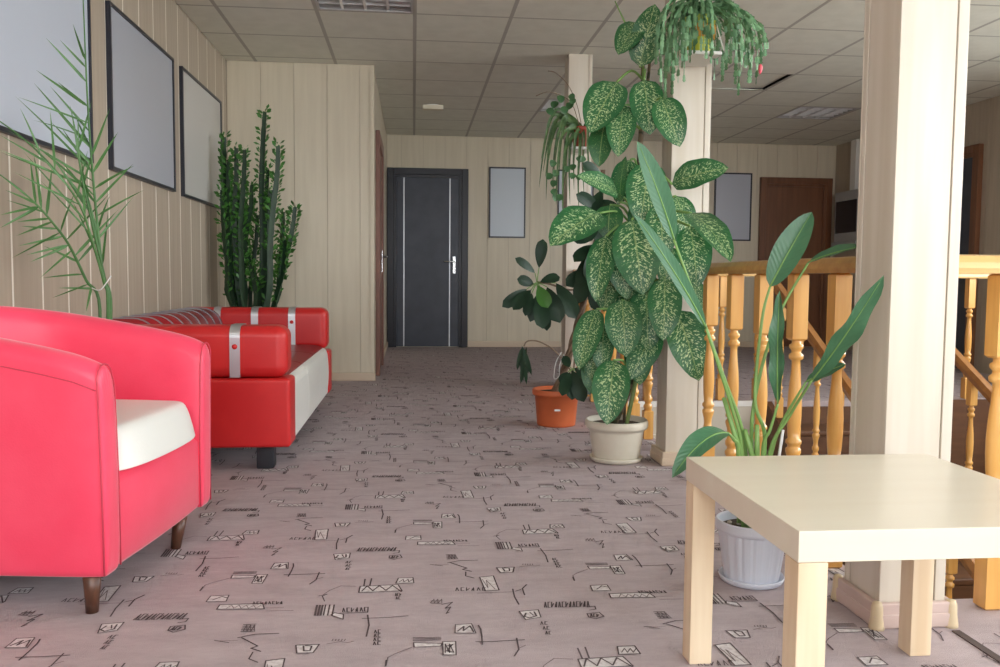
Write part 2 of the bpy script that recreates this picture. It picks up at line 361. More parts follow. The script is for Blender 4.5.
def carpet_print():
    mb = MB(); LX, LY = .991, .4785
    def strip(pts, wd, dx, dy, z, mi):
        pts = [Vector((p[0]+dx, p[1]+dy)) for p in pts]
        for a, b in zip(pts[:-1], pts[1:]):
            d = b-a
            if d.length < 1e-5: continue
            n = Vector((-d.y, d.x)).normalized()*wd/2; e = d.normalized()*wd*.35
            q = [a-e+n, a-e-n, b+e-n, b+e+n]
            mb.add([(v.x, v.y, z) for v in q], [(0,1,2,3)], mi)
    def ok(x, y):
        if not (XL+.05 < x < XR-.05 and .35 < y < YB-.05): return False
        if x > WX0-.03 and WY0-.05 < y < WY1+.1: return False
        if x < -.25 and y > 6.75: return False
        return True
    for r in range(-5, 22):
        for k in range(-5, 8):
            dx = k*LX + (LX/2 if r % 2 else 0); dy = r*LY
            for q in PALE:
                cx = sum(p[0] for p in q)/4+dx; cy = sum(p[1] for p in q)/4+dy
                if ok(cx, cy): mb.add([(p[0]+dx, p[1]+dy, .0010) for p in q], [(0,1,2,3)], 1)
            for pts, wd in INK:
                cx = pts[0][0]+dx; cy = pts[0][1]+dy
                if ok(cx, cy) and ok(pts[-1][0]+dx, pts[-1][1]+dy): strip(pts, wd*.55, dx, dy, .0018, 0 if wd > .0042 else 2)
    me = mb.mesh('carpet_print', [M['carpet_ink'], M['carpet_pale'], M['carpet_ink_soft']])
    bm = bmesh.new(); bm.from_mesh(me)
    for f in bm.faces:
        if f.normal.z < 0: f.normal_flip()
    bm.to_mesh(me); bm.free()
    o = link('carpet_print', me, floor); o['kind'] = 'stuff'; return o
carpet_print()
# seam strip in the carpet by the near column
struct(MB().box(1.266, 1.286, -1.4, 1.865, 0, .003).build('trim_1', mat('seam', (.085, .060, .055), .9)))

# ---- walls
def wall(name, x0, x1, y0, y1, m, z0=-.2, z1=2.95): return struct(MB().box(x0,x1,y0,y1,z0,z1).build(name, m))
PT = .008
wl = wall('wall_left', XL-.25, XL-.0006, YF-.2, 6.83, M['gap_light'])
wb = wall('wall_back', -.35, XR+.25, YB+PT, YB+.25, M['gap_dark'])
_m = MB(); ys = [YF-.2]+[v for p in RWIN for v in p]+[YB+.25]
_m.box(XR+PT, XR+.25, ys[0], ys[-1], -.2, WZ0); _m.box(XR+PT, XR+.25, ys[0], ys[-1], WZ1, 2.95)
for i in range(0, len(ys), 2): _m.box(XR+PT, XR+.25, ys[i], ys[i+1], WZ0, WZ1)
wr = struct(_m.build('wall_right', M['gap_dark']))
for i, (y0, y1) in enumerate(RWIN):
    fr = MB(); t = .05
    fr.box(XR+.07, XR+.12, y0, y1, WZ0, WZ0+t); fr.box(XR+.07, XR+.12, y0, y1, WZ1-t, WZ1)
    for yy in (y0, (y0+y1)/2-t/2, y1-t): fr.box(XR+.07, XR+.12, yy, yy+t, WZ0+t, WZ1-t)
    struct(fr.build('window_%d' % (i+4), M['white_trim']))  # the farthest of these unseen windows is added as extra daylight
wp = wall('wall_alcove', XL-.25, -.31-PT, 6.83+PT, YB+.25, M['gap_dark'])
def panels(parent, m, axis, face, a0, a1, sgn, wd=.25, gap=.0035, z1=ZC, off=0, skip=()):
    """row of vertical boards; axis 'x' or 'y' = running direction, face = coordinate of the visible plane, sgn = side it faces"""
    cache = {}; a = a0-off
    while a < a1-.01:
        p, q = max(a, a0)+gap/2, min(a+wd, a1)-gap/2; a += wd
        if q-p < .01: continue
        L = round(q-p, 4)
        if L not in cache:
            mb = MB(); pt = .0005 if m is M['panel_tan'] and sgn > 0 else PT; t = (-pt if sgn > 0 else 0, 0 if sgn > 0 else pt)
            if axis == 'y': mb.box(t[0], t[1], -L/2, L/2, 0, z1)
            else: mb.box(-L/2, L/2, t[0], t[1], 0, z1)
            cache[L] = mb.mesh('panel', m)
        link('panel', cache[L], parent, (face, (p+q)/2, 0) if axis == 'y' else ((p+q)/2, face, 0))
panels(wl, M['panel_tan'], 'y', XL, -1.3, 6.83, 1, gap=.014, off=.215)
panels(wp, M['panel_cream'], 'x', 6.83, XL, -.31, -1, off=-.008 % .25)
panels(wp, M['panel_cream'], 'y', -.31, 6.83, YB, 1)
panels(wb, M['panel_cream'], 'x', YB, -.31, XR, -1, off=.08)
panels(wr, M['panel_tan'], 'y', XR, 5.55, YB, -1)
# corner trims and skirting
struct(MB().box(-.335, -.304, 6.822, 6.853, 0, ZC).build('trim_2', M['panel_cream']))
def skirting(name, m, x0, x1, y0, y1, h=.065):
    return struct(bevel(MB().box(x0,x1,y0,y1,0,h).build(name, m), .006, 2))
skirting('baseboard_alcove', M['skirt_beige'], XL+.002, -.296, 6.812, 6.829)
skirting('baseboard_back', M['skirt_beige'], .635, 4.14, YB-.018, YB-.001, .07)
skirting('baseboard_left', M['skirt_beige'], XL+.001, XL+.018, -1.4, 6.80)
skirting('baseboard_corridor', M['skirt_beige'], -.309, -.292, 8.12, YB-.03)
# wall behind the camera with its three windows
wf = MB(); xs = [XL-.25]+[v for p in WINDOWS for v in p]+[XR+.25]
wf.box(xs[0], xs[-1], YF-.2, YF, -.2, WZ0); wf.box(xs[0], xs[-1], YF-.2, YF, WZ1, 2.95)
for i in range(0, len(xs), 2): wf.box(xs[i], xs[i+1], YF-.2, YF, WZ0, WZ1)
struct(wf.build('wall_front', M['plaster']))
for i, (x0, x1) in enumerate(WINDOWS):
    fr = MB(); t = .05
    fr.box(x0, x1, YF-.12, YF-.07, WZ0, WZ0+t); fr.box(x0, x1, YF-.12, YF-.07, WZ1-t, WZ1)
    for xx in (x0, (x0+x1)/2-t/2, x1-t): fr.box(xx, xx+t, YF-.12, YF-.07, WZ0+t, WZ1-t)
    win = struct(fr.build('window_%d' % (i+1), M['white_trim']))
    s_ = MB().box(x0, x1, YF, YF+.18, WZ0-.04, WZ0); s_.build('window_sill', M['white_trim'], win)
struct(MB().box(-60, 60, -80, 60, -3.6, -3.5).build('ground_outside', M['ground_out']))

# ---- ceiling: slab, grid, tiles
ceil = struct(MB().box(XL-.25, XR+.25, YF-.2, YB+.25, 2.80, 2.95).build('ceiling', M['slab']))
A0, R0 = .005, 5.4754
lights = {(-1, -1): 'a', (2, 4): 'b', (6, 4): 'c'}          # tile columns / rows holding a luminaire
X0i, X1i = -3, 8; Y0i, Y1i = -13, 7
tcache = {}
def ztile(w_, d_):
    k = (round(w_,3), round(d_,3))
    if k not in tcache: tcache[k] = MB().box(-w_/2, w_/2, -d_/2, d_/2, 0, .014).mesh('ceiling_tile', M['tile'])
    return tcache[k]
for i in range(X0i, X1i+1):
    for j in range(Y0i, Y1i+1):
        if (i, j) in lights: continue
        x0 = max(A0+.6*i, XL); x1 = min(A0+.6*(i+1), XR); y0 = max(R0+.6*j, YF); y1 = min(R0+.6*(j+1), YB)
        if x0 < -.31-.02 and y0 > 6.0:
            if x1 <= -.31 and y0 > 6.83: continue
            if x1 <= -.31: y1 = min(y1, 6.83)
        if x1-x0 < .03 or y1-y0 < .03: continue
        o = link('ceiling_tile', ztile(x1-x0-.012, y1-y0-.012), ceil, ((x0+x1)/2, (y0+y1)/2, ZC+.0006))
        if (i, j) == (4, 2): o.location.x -= .012; o.location.z += .012; o.rotation_euler = (0, -.035, 0); o['label'] = 'ceiling tile sitting askew with a dark gap'
def bars():
    for i in range(X0i+1, X1i+1):
        x = A0+.6*i
        if XL+.03 < x < XR-.03:
            MB().box(x-.012, x+.012, YF, 6.83 if x < -.31 else YB, ZC, ZC+.003).build('grid_runner', M['tbar'], ceil)
    for j in range(Y0i+1, Y1i+2):
        y = R0+.6*j
        if YF+.03 < y < YB-.03:
            MB().box(XL if y < 6.83 else -.31, XR, y-.0085, y+.0085, ZC+.0002, ZC+.0032).build('grid_cross_bar', M['tbar'], ceil)
bars()
# opaque ceiling edge trim along walls
def luminaire(i, j, label):
    x0 = A0+.6*i; y0 = R0+.6*j; t = thing('ceiling_light', label, 'ceiling light', (x0+.3, y0+.3, ZC+.004), 0, 'square louvred ceiling lights')
    b = MB(); b.box(-.288, .288, -.288, .288, .085, .09)
    for s in (-1, 1): b.box(-.288, .288, s*.286-.002, s*.286+.002, 0, .085); b.box(s*.286-.002, s*.286+.002, -.284, .284, 0, .085)
    b.build('housing', M['lamp_tray'], t)
    r = MB()
    for s in (-1, 1): r.box(-.29, .29, s*.283-.008, s*.283+.008, -.004, .001); r.box(s*.283-.008, s*.283+.008, -.275, .275, -.004, .001)
    r.build('rim', M['lamp_tray'], t)
    for k in range(1, 4):
        MB().box(-.275+.55*k/4-.008, -.275+.55*k/4+.008, -.275, .275, .0, .045).build('louvre_blade', M['louvre'], t)
    for k in range(1, 6):
        MB().box(-.275, .275, -.275+.55*k/6-.003, -.275+.55*k/6+.003, .002, .042).build('louvre_slat', M['louvre'], t)
    for k in range(4):
        x = -.206+.1375*k; MB().tube([(x, -.27, .066), (x, .27, .066)], .012, 8).build('tube', M['tube_glass'], t, True)
luminaire(-1, -1, 'louvred ceiling light cut by the top edge, above the red armchair side')
luminaire(2, 4, 'louvred ceiling light partly behind the hanging plants by the farther column')
luminaire(6, 4, 'louvred ceiling light in front of the brown door, over the stairs')
t = thing('ceiling_lamp_bar', 'small cream bar fitting on the ceiling before the dark door', 'ceiling fitting', (.18, 8.26, ZC-.03))
rbox('housing', M['light_wood'], t, -.095, .095, -.03, .03, -.022, .018, .002); rbox('mount', M['white_trim'], t, -.05, .05, -.02, .02, .018, .0275, .002)

# ---- doors
def door(n, label, w_, h, mfr, mleaf, loc, rz, strips=False, handle_side=1, fw=.075, dp=.05):
    """local x across, -y towards the viewer"""
    d = bpy.data.objects.new('door_%d' % n, None); col.objects.link(d); d.location = loc; d.rotation_euler = (0,0,rz); struct(d); d['label'] = label
    a = MB(); 
    for s in (-1, 1): a.box(s*(w_/2)-(0 if s < 0 else fw), s*(w_/2)+(fw if s < 0 else 0), -dp, -.001, 0, h)
    a.box(-w_/2+fw, w_/2-fw, -dp, -.001, h-fw, h)
    bevel(a.build('frame', mfr, d), .004, 1, False)
    b = MB(); iw = w_/2-fw
    for s in (-1, 1): b.box(s*iw-(0 if s < 0 else .03), s*iw+(.03 if s < 0 else 0), -.035, -.001, 0, h-fw)
    b.box(-iw+.03, iw-.03, -.035, -.001, h-fw-.03, h-fw)
    b.build('inner_frame', mfr, d)
    lw = iw-.03
    lf = rbox('door_leaf', mleaf, d, -lw, lw, -.022, -.002, .008, h-fw-.03, .003, 1)
    if strips:
        for sx in strips: MB().box(sx-.006, sx+.006, -.0245, -.0215, .01, h-fw-.034).build('metal_strip', M['silver'], d)
    hx = handle_side*(lw-.055)
    hd = rbox('handle', M['chrome'], d, hx-.017, hx+.017, -.030, -.022, .86, 1.06, .003)
    MB().tube([(hx, -.03, 1.0), (hx, -.065, 1.0), (hx-handle_side*.03, -.07, 1.0), (hx-handle_side*.12, -.07, 1.0)], .009, 8).build('lever', M['chrome'], hd, True)
    return d
d1 = door(1, 'dark blue-grey door with two silver strips', .935, 2.07, M['frame_dark'], M['door_dark'], (.165, YB, 0), 0, (-.275, .255))
door(2, 'brown wooden door beside the grey wall cabinet', .90, 2.05, M['door_brown'], M['door_brown'], (4.595, YB, 0), 0, handle_side=-1)
door(3, 'dark door with brown frame in the right wall', .95, 2.06, M['door_brown'], M['door_dark'], (XR, 7.83, 0), -PI/2, handle_side=1)
door(4, 'reddish door seen edge-on in the corridor side wall', .95, 2.01, M['door_red'], M['door_red'], (-.31, 7.63, 0), PI/2, dp=.036)

# ---- blank framed boards
def board(name_label, w_, h, m, loc, rz):
    t = thing('framed_board', name_label, 'framed board', loc, rz); f = .017
    b = MB(); b.box(-w_/2, w_/2, -.022, -.001, 0, f); b.box(-w_/2, w_/2, -.022, -.001, h-f, h)
    for s in (-1, 1): b.box(s*w_/2-(0 if s < 0 else f), s*w_/2+(f if s < 0 else 0), -.022, -.001, f, h-f)
    b.build('frame', M['frame_black'], t); MB().box(-w_/2+f, w_/2-f, -.014, -.002, f, h-f).build('panel', m, t); return t
board('pale blue board in black frame behind the palm fronds', 1.07, .775, M['board_1'], (XL, 3.455, 1.31), PI/2)
board('grey-blue board in black frame, middle of the three on the left wall', 1.08, .775, M['board_2'], (XL, 4.775, 1.312), PI/2)
board('grey board in black frame nearest the cactus on the left wall', 1.08, .785, M['board_3'], (XL, 6.04, 1.305), PI/2)
board('pale narrow board in black frame right of the dark door', .43, .82, M['board_4'], (1.09, YB, 1.284), 0)
board('narrow framed board mostly hidden behind the farther column', .43, .80, M['board_4'], (1.90, YB, 1.29), 0)
board('grey narrow board in black frame left of the brown door', .46, .81, M['board_5'], (3.815, YB, 1.285), 0)

# ---- grey wall cabinet with dark glass and the duct above it
t = thing('wall_cabinet', 'grey wall cabinet with dark front right of the brown door', 'cabinet', (5.095, 9.55, 1.27))
rbox('body', M['grey_box'], t, -.13, -.001, -.28, .28, 0, .58, .008); rbox('dark_front', M['screen'], t, -.137, -.128, -.24, .24, .10, .47, .004)
rbox('lower_shelf', M['grey_box'], t, -.16, -.001, -.28, .28, -.05, -.001, .006)
tag(rbox('cable_duct', M['white_trim'], None, 5.03, 5.098, 9.50, 9.62, 1.86, ZC-.01, .006), 'white vertical duct from the grey cabinet to the ceiling', 'duct')

# ---- columns
def column(x0, x1, y0, y1, label, skirt=True, caps=True, sm='skirt', left='column'):
    t = thing('column', label, 'column', ((x0+x1)/2, (y0+y1)/2, 0)); hx, hy = (x1-x0)/2, (y1-y0)/2; g = .004
    MB().box(-hx+.006, hx-.006, -hy+.006, hy-.006, 0, ZC).build('core', M['gap_dark'], t)
    e = .026
    for s in (-1, 1):
        xw = (-hx, hx-e-g) 
        rbox('panel', M['column'], t, -hx, hx-e-g, *((-hy, -hy+.006) if s < 0 else (hy-.006, hy)), 0, ZC, .0015, 1)
        rbox('edge_strip', M['column'], t, hx-e, hx, *((-hy, -hy+.006) if s < 0 else (hy-.006, hy)), 0, ZC, .0015, 1)
        rbox('panel', M[left], t, *((-hx, -hx+.006) if s < 0 else (hx-.006, hx)), -hy+.0065, hy-e-g, 0, ZC, .0015, 1)
        rbox('edge_strip', M[left], t, *((-hx, -hx+.006) if s < 0 else (hx-.006, hx)), hy-e, hy-.0065, 0, ZC, .0015, 1)
    if skirt:
        k = .018; h = .062
        for s in (-1, 1):
            sb = rbox('skirting', M[sm], t, -hx-k, hx+k, *((-hy-k, -hy-.0005) if s < 0 else (hy+.0005, hy+k)), 0, h, .004)
            rbox('skirting', M[sm], t, *((-hx-k, -hx-.0005) if s < 0 else (hx+.0005, hx+k)), -hy, hy, 0, h, .004)
            rbox('skirting_ridge', M[sm], t, -hx-k-.003, hx+k+.003, *((-hy-k-.003, -hy-k+.002) if s < 0 else (hy+k-.002, hy+k+.003)), .004, .036, .002, 1)
            rbox('skirting_ridge', M[sm], t, *((-hx-k-.003, -hx-k+.002) if s < 0 else (hx+k-.002, hx+k+.003)), -hy, hy, .004, .036, .002, 1)
        if caps:
            for sx in (-1, 1):
                for sy in (-1, 1):
                    MB().lathe([(.018, 0), (.0175, .008), (.0145, .03), (.0135, .055), (.010, .064), (.004, .066)], 14, (sx*(hx+.010), sy*(hy+.010), 0)).build('corner_cap', M['cap'], t, True)
    return t
column(1.106, 1.272, 1.905, 2.072, 'large pale wooden column rising right behind the small table')
column(1.110, 1.280, 3.672, 3.822, 'pale wooden column behind the speckled plant', caps=False, sm='skirt_beige')
column(1.120, 1.295, 6.285, 6.455, 'farthest wooden column, behind the red hanging pot', skirt=False, left='column')

# ---- railings
HB = .845
def baluster_mesh(H, w_=.048, top=.21, bot=.15):
    mb = MB(); h = w_/2
    def block(z0, z1):
        c = .006
        vs = []; fs = []
        for z, k in ((z0, h-c), (z0+c, h), (z1-c, h), (z1, h-c)):
            vs += [(-k,-k,z),(k,-k,z),(k,k,z),(-k,k,z)]
        for q in range(3):
            for i in range(4): j = (i+1) % 4; fs.append((q*4+i, q*4+j, q*4+4+j, q*4+4+i))
        fs += [(3,2,1,0),(12,13,14,15)]; mb.add(vs, fs)
    block(0, bot); block(H-top, H)
    a, b = bot, H-top; L = b-a
    prof = [(0,.80),(.015,.80),(.03,.98),(.05,.98),(.065,.70),(.085,.66),(.10,.94),(.13,.98),(.15,.72),(.18,.62),(.22,.70),(.27,1.0),(.29,1.0),(.30,.78),(.315,.78),(.325,1.02),(.345,1.02),
            (.36,.72),(.42,.84),(.50,.92),(.58,.93),(.68,.82),(.78,.62),(.84,.54),(.87,.56),(.88,.92),(.905,.95),(.92,.62),(.935,.62),(.95,.90),(.97,.90),(.98,.6),(1,.6)]
    mb.lathe([(h*r, a+L*t) for t, r in prof], 12, cap=False)
    me = mb.mesh('baluster', M['pine'])
    me.polygons.foreach_set('use_smooth', [i >= 28 for i in range(len(me.polygons))]); return me
BAL = baluster_mesh(HB)
BAL_S = baluster_mesh(.80, .042, .16, .14)
def railing(label, p0, p1, first, step, n, m='rail', posts=True, z=0):
    p0, p1 = Vector((*p0, 0)), Vector((*p1, 0)); d = (p1-p0); L = d.length; d.normalize()
    t = thing('railing', label, 'railing', p0, math.atan2(d.y, d.x))
    # handrail profile swept along local x
    pr = [(-.032,0),(.032,0),(.036,.012),(.033,.026),(.022,.042),(0,.046),(-.022,.042),(-.033,.026),(-.036,.012)]
    vs = [(x, y, HB+zz) for x in (0, L) for y, zz in pr]; k = len(pr)
    mb = MB(); mb.add(vs, [(i, (i+1) % k, k+(i+1) % k, k+i) for i in range(k)]+[tuple(range(k)), tuple(range(k, 2*k))])
    mb.build('handrail', M[m], t)
    for i in range(n): link('baluster', BAL, t, (first+step*i, 0, 0))
    return t
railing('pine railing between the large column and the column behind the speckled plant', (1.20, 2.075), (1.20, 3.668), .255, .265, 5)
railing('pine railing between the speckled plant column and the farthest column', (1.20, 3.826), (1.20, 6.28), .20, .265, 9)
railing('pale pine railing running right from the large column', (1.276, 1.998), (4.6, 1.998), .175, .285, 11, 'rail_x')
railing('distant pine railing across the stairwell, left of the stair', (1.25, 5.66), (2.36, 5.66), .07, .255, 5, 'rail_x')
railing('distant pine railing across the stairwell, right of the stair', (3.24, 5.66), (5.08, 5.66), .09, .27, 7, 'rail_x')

# ---- staircase in the well
SL = .56; NST = 12; ST0 = WY1-.02
t = thing('staircase', 'brown wooden stair going down inside the railed well', 'staircase', (2.80, ST0, 0))
dy = .27; dz = SL*dy
for k in range(NST):
    rbox('tread', M['stair_wood'], t, -.38, .38, -(k+1)*dy-.02, -k*dy, -(k+1)*dz-.035, -(k+1)*dz, .005, 1)
    MB().box(-.375, .375, -k*dy-.018, -k*dy, -(k+1)*dz, -k*dz-.036).build('riser', M['stair_wood'], t)
for s in (-1, 1):
    mb = MB(); x = s*.40; L = NST*dy
    q = [(0, -.30), (-L, -.30-L*SL), (-L, -L*SL+.03), (0, .0)]
    vs = [(x-.02, y, z) for y, z in q]+[(x+.02, y, z) for y, z in q]
    mb.add(vs, [(0,1,2,3),(7,6,5,4),(0,4,5,1),(1,5,6,2),(2,6,7,3),(3,7,4,0)]); mb.build('stringer', M['stair_wood'], t)
for s in (-1, 1):
    L = 3.0; xr = s*.40
    mb = MB(); q = []
    for yy in (.0, -L):
        zz = .80+yy*SL; q += [(xr+a_, yy, zz+b_) for a_, b_ in ((-.03,0),(.03,0),(.033,.03),(.018,.055),(-.018,.055),(-.033,.03))]
    mb.add(q, [(i, (i+1) % 6, 6+(i+1) % 6, 6+i) for i in range(6)]+[(0,1,2,3,4,5),(6,7,8,9,10,11)]); mb.build('handrail', M['pine_dark'], t)
    for k in range(11): link('baluster', BAL_S, t, (xr, -.16-.265*k, (-.16-.265*k)*SL+.004))
# well lining
struct(MB().box(WX0-.02, WX1+.02, WY1+.005, WY1+.02, -2.9, -.225).build('wall_well_far', M['plaster']))
struct(MB().box(WX0-.03, WX0-.005, WY0-.03, WY1+.03, -2.9, -.225).build('wall_well_left', M['plaster']))
struct(MB().box(WX1+.005, WX1+.02, WY0-.03, WY1+.03, -2.9, -.225).build('wall_well_right', M['plaster']))
struct(MB().box(WX0-.03, WX1+.03, WY0-.03, WY0-.005, -2.9, -.225).build('wall_well_near', M['plaster']))
struct(MB().box(WX0-.03, WX1+.03, WY0-.03, WY1+.03, -2.95, -2.9).build('floor_lower', M['carpet']))
struct(MB().box(WX0, 2.37, WY1-.012, WY1, -.034, .004).build('trim_3', M['white_trim']))
struct(MB().box(3.23, WX1, WY1-.012, WY1, -.9, .004).build('trim_4', M['stair_wood']))
struct(MB().box(WX0, 2.37, WY1-.006, WY1, -.22, -.036).build('trim_5', M['plaster']))

# ================================================================== FURNITURE
# ---- low square table
TX, TY, TH, TW = .5886, 1.7935, .441, .55
t = thing('side_table', 'small square birch table in the foreground', 'table', (TX+TW/2, TY-TW/2, 0)); h = TW/2
rbox('tabletop', M['birch'], t, -h, h, -h, h, TH-.05, TH, .0018, 2)
for sx in (-1, 1):
    for sy in (-1, 1):
        rbox('leg', M['leg_pine'], t, *((-h+.001, -h+.05) if sx < 0 else (h-.05, h-.001)), *((-h+.001, -h+.05) if sy < 0 else (h-.05, h-.001)), 0, TH-.0505, .002, 1)

# ---- tub armchair (local +x is its front)
def armchair():
    t = thing('armchair', 'pink-red leather tub armchair with white seat cushion', 'armchair', (-1.018, 2.478, 0), -.12)
    yc, tk, fx, bx = .312, .094, .330, -.02
    path = [(fx-(fx-bx)*k/7, -yc) for k in range(7)]
    for k in range(25):
        a = PI*k/24; e = 2/2.5
        sx, sy = math.sin(a), -math.cos(a)
        path.append((bx-.300*abs(sx)**e, yc*math.copysign(abs(sy)**e, sy)))
    path += [(bx+(fx-bx)*(k+1)/7, yc) for k in range(7)]
    n = len(path); P = [Vector((*p, 0)) for p in path]; mb = MB(); vs = []; fs = []
    prof_n = 15; seamo = []; seami = []
    for k, p in enumerate(P):
        tg = (P[min(k+1,n-1)]-P[max(k-1,0)]).normalized(); out = Vector((-tg.y, tg.x, 0))
        back = max(0, min(1, (fx-p.x)/(fx-bx+.30))); hgt = .617+.120*(back**.76)
        lean = .022
        h2 = tk/2; ring = [(h2-.006, .100), (h2, .108), (h2+.004, .30), (h2+lean*.7, hgt-.060)]
        for q in range(1, 8):
            a = PI*q/8; ring.append((h2*math.cos(a)+lean, hgt-.052+.052*math.sin(a)))
        ring += [(-h2+lean*.7, hgt-.060), (-h2, .30), (-h2, .108), (-h2+.006, .100)]
        if k in (0, n-1): ring = [(o*.90, .104+(z-.104)*.992) for o, z in ring]
        for o, z in ring: vs.append(p+out*o+Vector((0,0,z)))
        q3 = ring[3]; seamo.append(p+out*(q3[0]+.001)+Vector((0,0,q3[1])))
        q3 = ring[11]; seami.append(p+out*(q3[0]-.001)+Vector((0,0,q3[1])))
    m = 15
    # end rings pulled forward for a soft front edge
    for e, sgn in ((0, 1), (n-1, -1)):
        pass
    for k in range(n-1):
        for i in range(m): j = (i+1) % m; fs.append((k*m+i, k*m+j, k*m+m+j, k*m+m+i))
    def capring(k, dx):
        base = k*m; c = sum((Vector(vs[base+i]) for i in range(m)), Vector())/m; o = len(vs)
        for i in range(m):
            v = Vector(vs[base+i]); p = P[k]; u = v-p; u2 = Vector((0, u.y*.78, .112+(u.z-.112)*.978)); vs.append(Vector((p.x+dx, p.y, 0))+u2)
        for i in range(m): j = (i+1) % m; fs.append((base+i, base+j, o+j, o+i))
        fs.append(tuple(range(o, o+m)))
    capring(0, .012); capring(n-1, .012)
    mb.add(vs, fs); sh = mb.build('shell', M['pink_leather'], t, True)
    sb = sh.modifiers.new('sub', 'SUBSURF'); sb.levels = 1; sb.render_levels = 2
    for sm_ in (seamo,): MB().tube(sm_, .0016, 5).build('seam', M['pink_seam'], sh, True)
    for s in (-1, 1):       # piping around each arm front
        k = 0 if s < 0 else n-1; pts = [Vector(vs[k*m+i])+Vector((.004,0,0)) for i in range(1, m-1)]
        MB().tube(pts, .0022, 5).build('seam', M['pink_seam'], sh, True)
    # front apron with a slight belly
    ap = MB(); nv = 9; vv = []; ff = []
    for a in range(nv):
        y = -yc+tk*.2+(2*yc-tk*.4)*a/(nv-1); b = 1-(2*a/(nv-1)-1)**2
        for (x, z) in ((.27,.100),(.318+.008*b,.102),(.326+.012*b,.115),(.326+.018*b,.20),(.324+.014*b,.31),(.30,.335),(.20,.335)): vv.append((x, y, z))
    for a in range(nv-1):
        for i in range(6): ff.append((a*7+i, a*7+i+1, a*7+8+i, a*7+7+i))
    ap.add(vv, ff); ap.build('apron', M['pink_leather'], t, True)
    MB().box(-.25, .28, -.28, .28, .098, .12).build('base', M['black'], t)
    # seat cushion: rounded, domed, its front rolled over
    cu = MB(); nx, ny = 26, 20; vv = []; ff = []
    def cpt(u, v, top):
        x = -.26+u*.605; y = -.268+v*.536; ex = min(u, 1-u); ey = min(v, 1-v)
        rx = max(0, 1-ex/.085); ry = max(0, 1-ey/.07); edge = max(0, 1-min(1, rx*rx+ry*ry)**1.6)**.45; x -= .030*abs(2*v-1)**6*u
        crown = .014*math.sin(PI*min(1, max(0, v)))*math.sin(PI*min(1, u*1.0))
        bulge = .016*math.sin(PI*v) if u > .8 else 0
        return (x+bulge*(u-.8)/.2 if u > .8 else x, y, .338+(.106*edge+crown if top else -.006*edge))
    for top in (1, 0):
        for a in range(nx+1):
            for b in range(ny+1): vv.append(cpt(a/nx, b/ny, top))
    o2 = (nx+1)*(ny+1); idx = lambda a, b, s: a*(ny+1)+b+s*o2
    for s in (0, 1):
        for a in range(nx):
            for b in range(ny): ff.append((idx(a,b,s), idx(a+1,b,s), idx(a+1,b+1,s), idx(a,b+1,s)))
    rim = [(a,0) for a in range(nx)]+[(nx,b) for b in range(ny)]+[(a,ny) for a in range(nx,0,-1)]+[(0,b) for b in range(ny,0,-1)]
    for k in range(len(rim)):
        p, q = rim[k], rim[(k+1) % len(rim)]; ff.append((idx(*p,0), idx(*q,0), idx(*q,1), idx(*p,1)))
    cu.add(vv, ff); c = cu.build('seat_cushion', M['white_leather'], t, True)
    sb = c.modifiers.new('sub', 'SUBSURF'); sb.levels = 1; sb.render_levels = 2
    for (lx, ly) in ((.288, -.322), (.296, .205), (-.24, -.24), (-.24, .24)):
        MB().tube([(lx*.96, ly*.94, 0), (lx, ly, .102)], [.0145, .0215], 16).build('leg', M['leg_walnut'], t, True)
armchair()

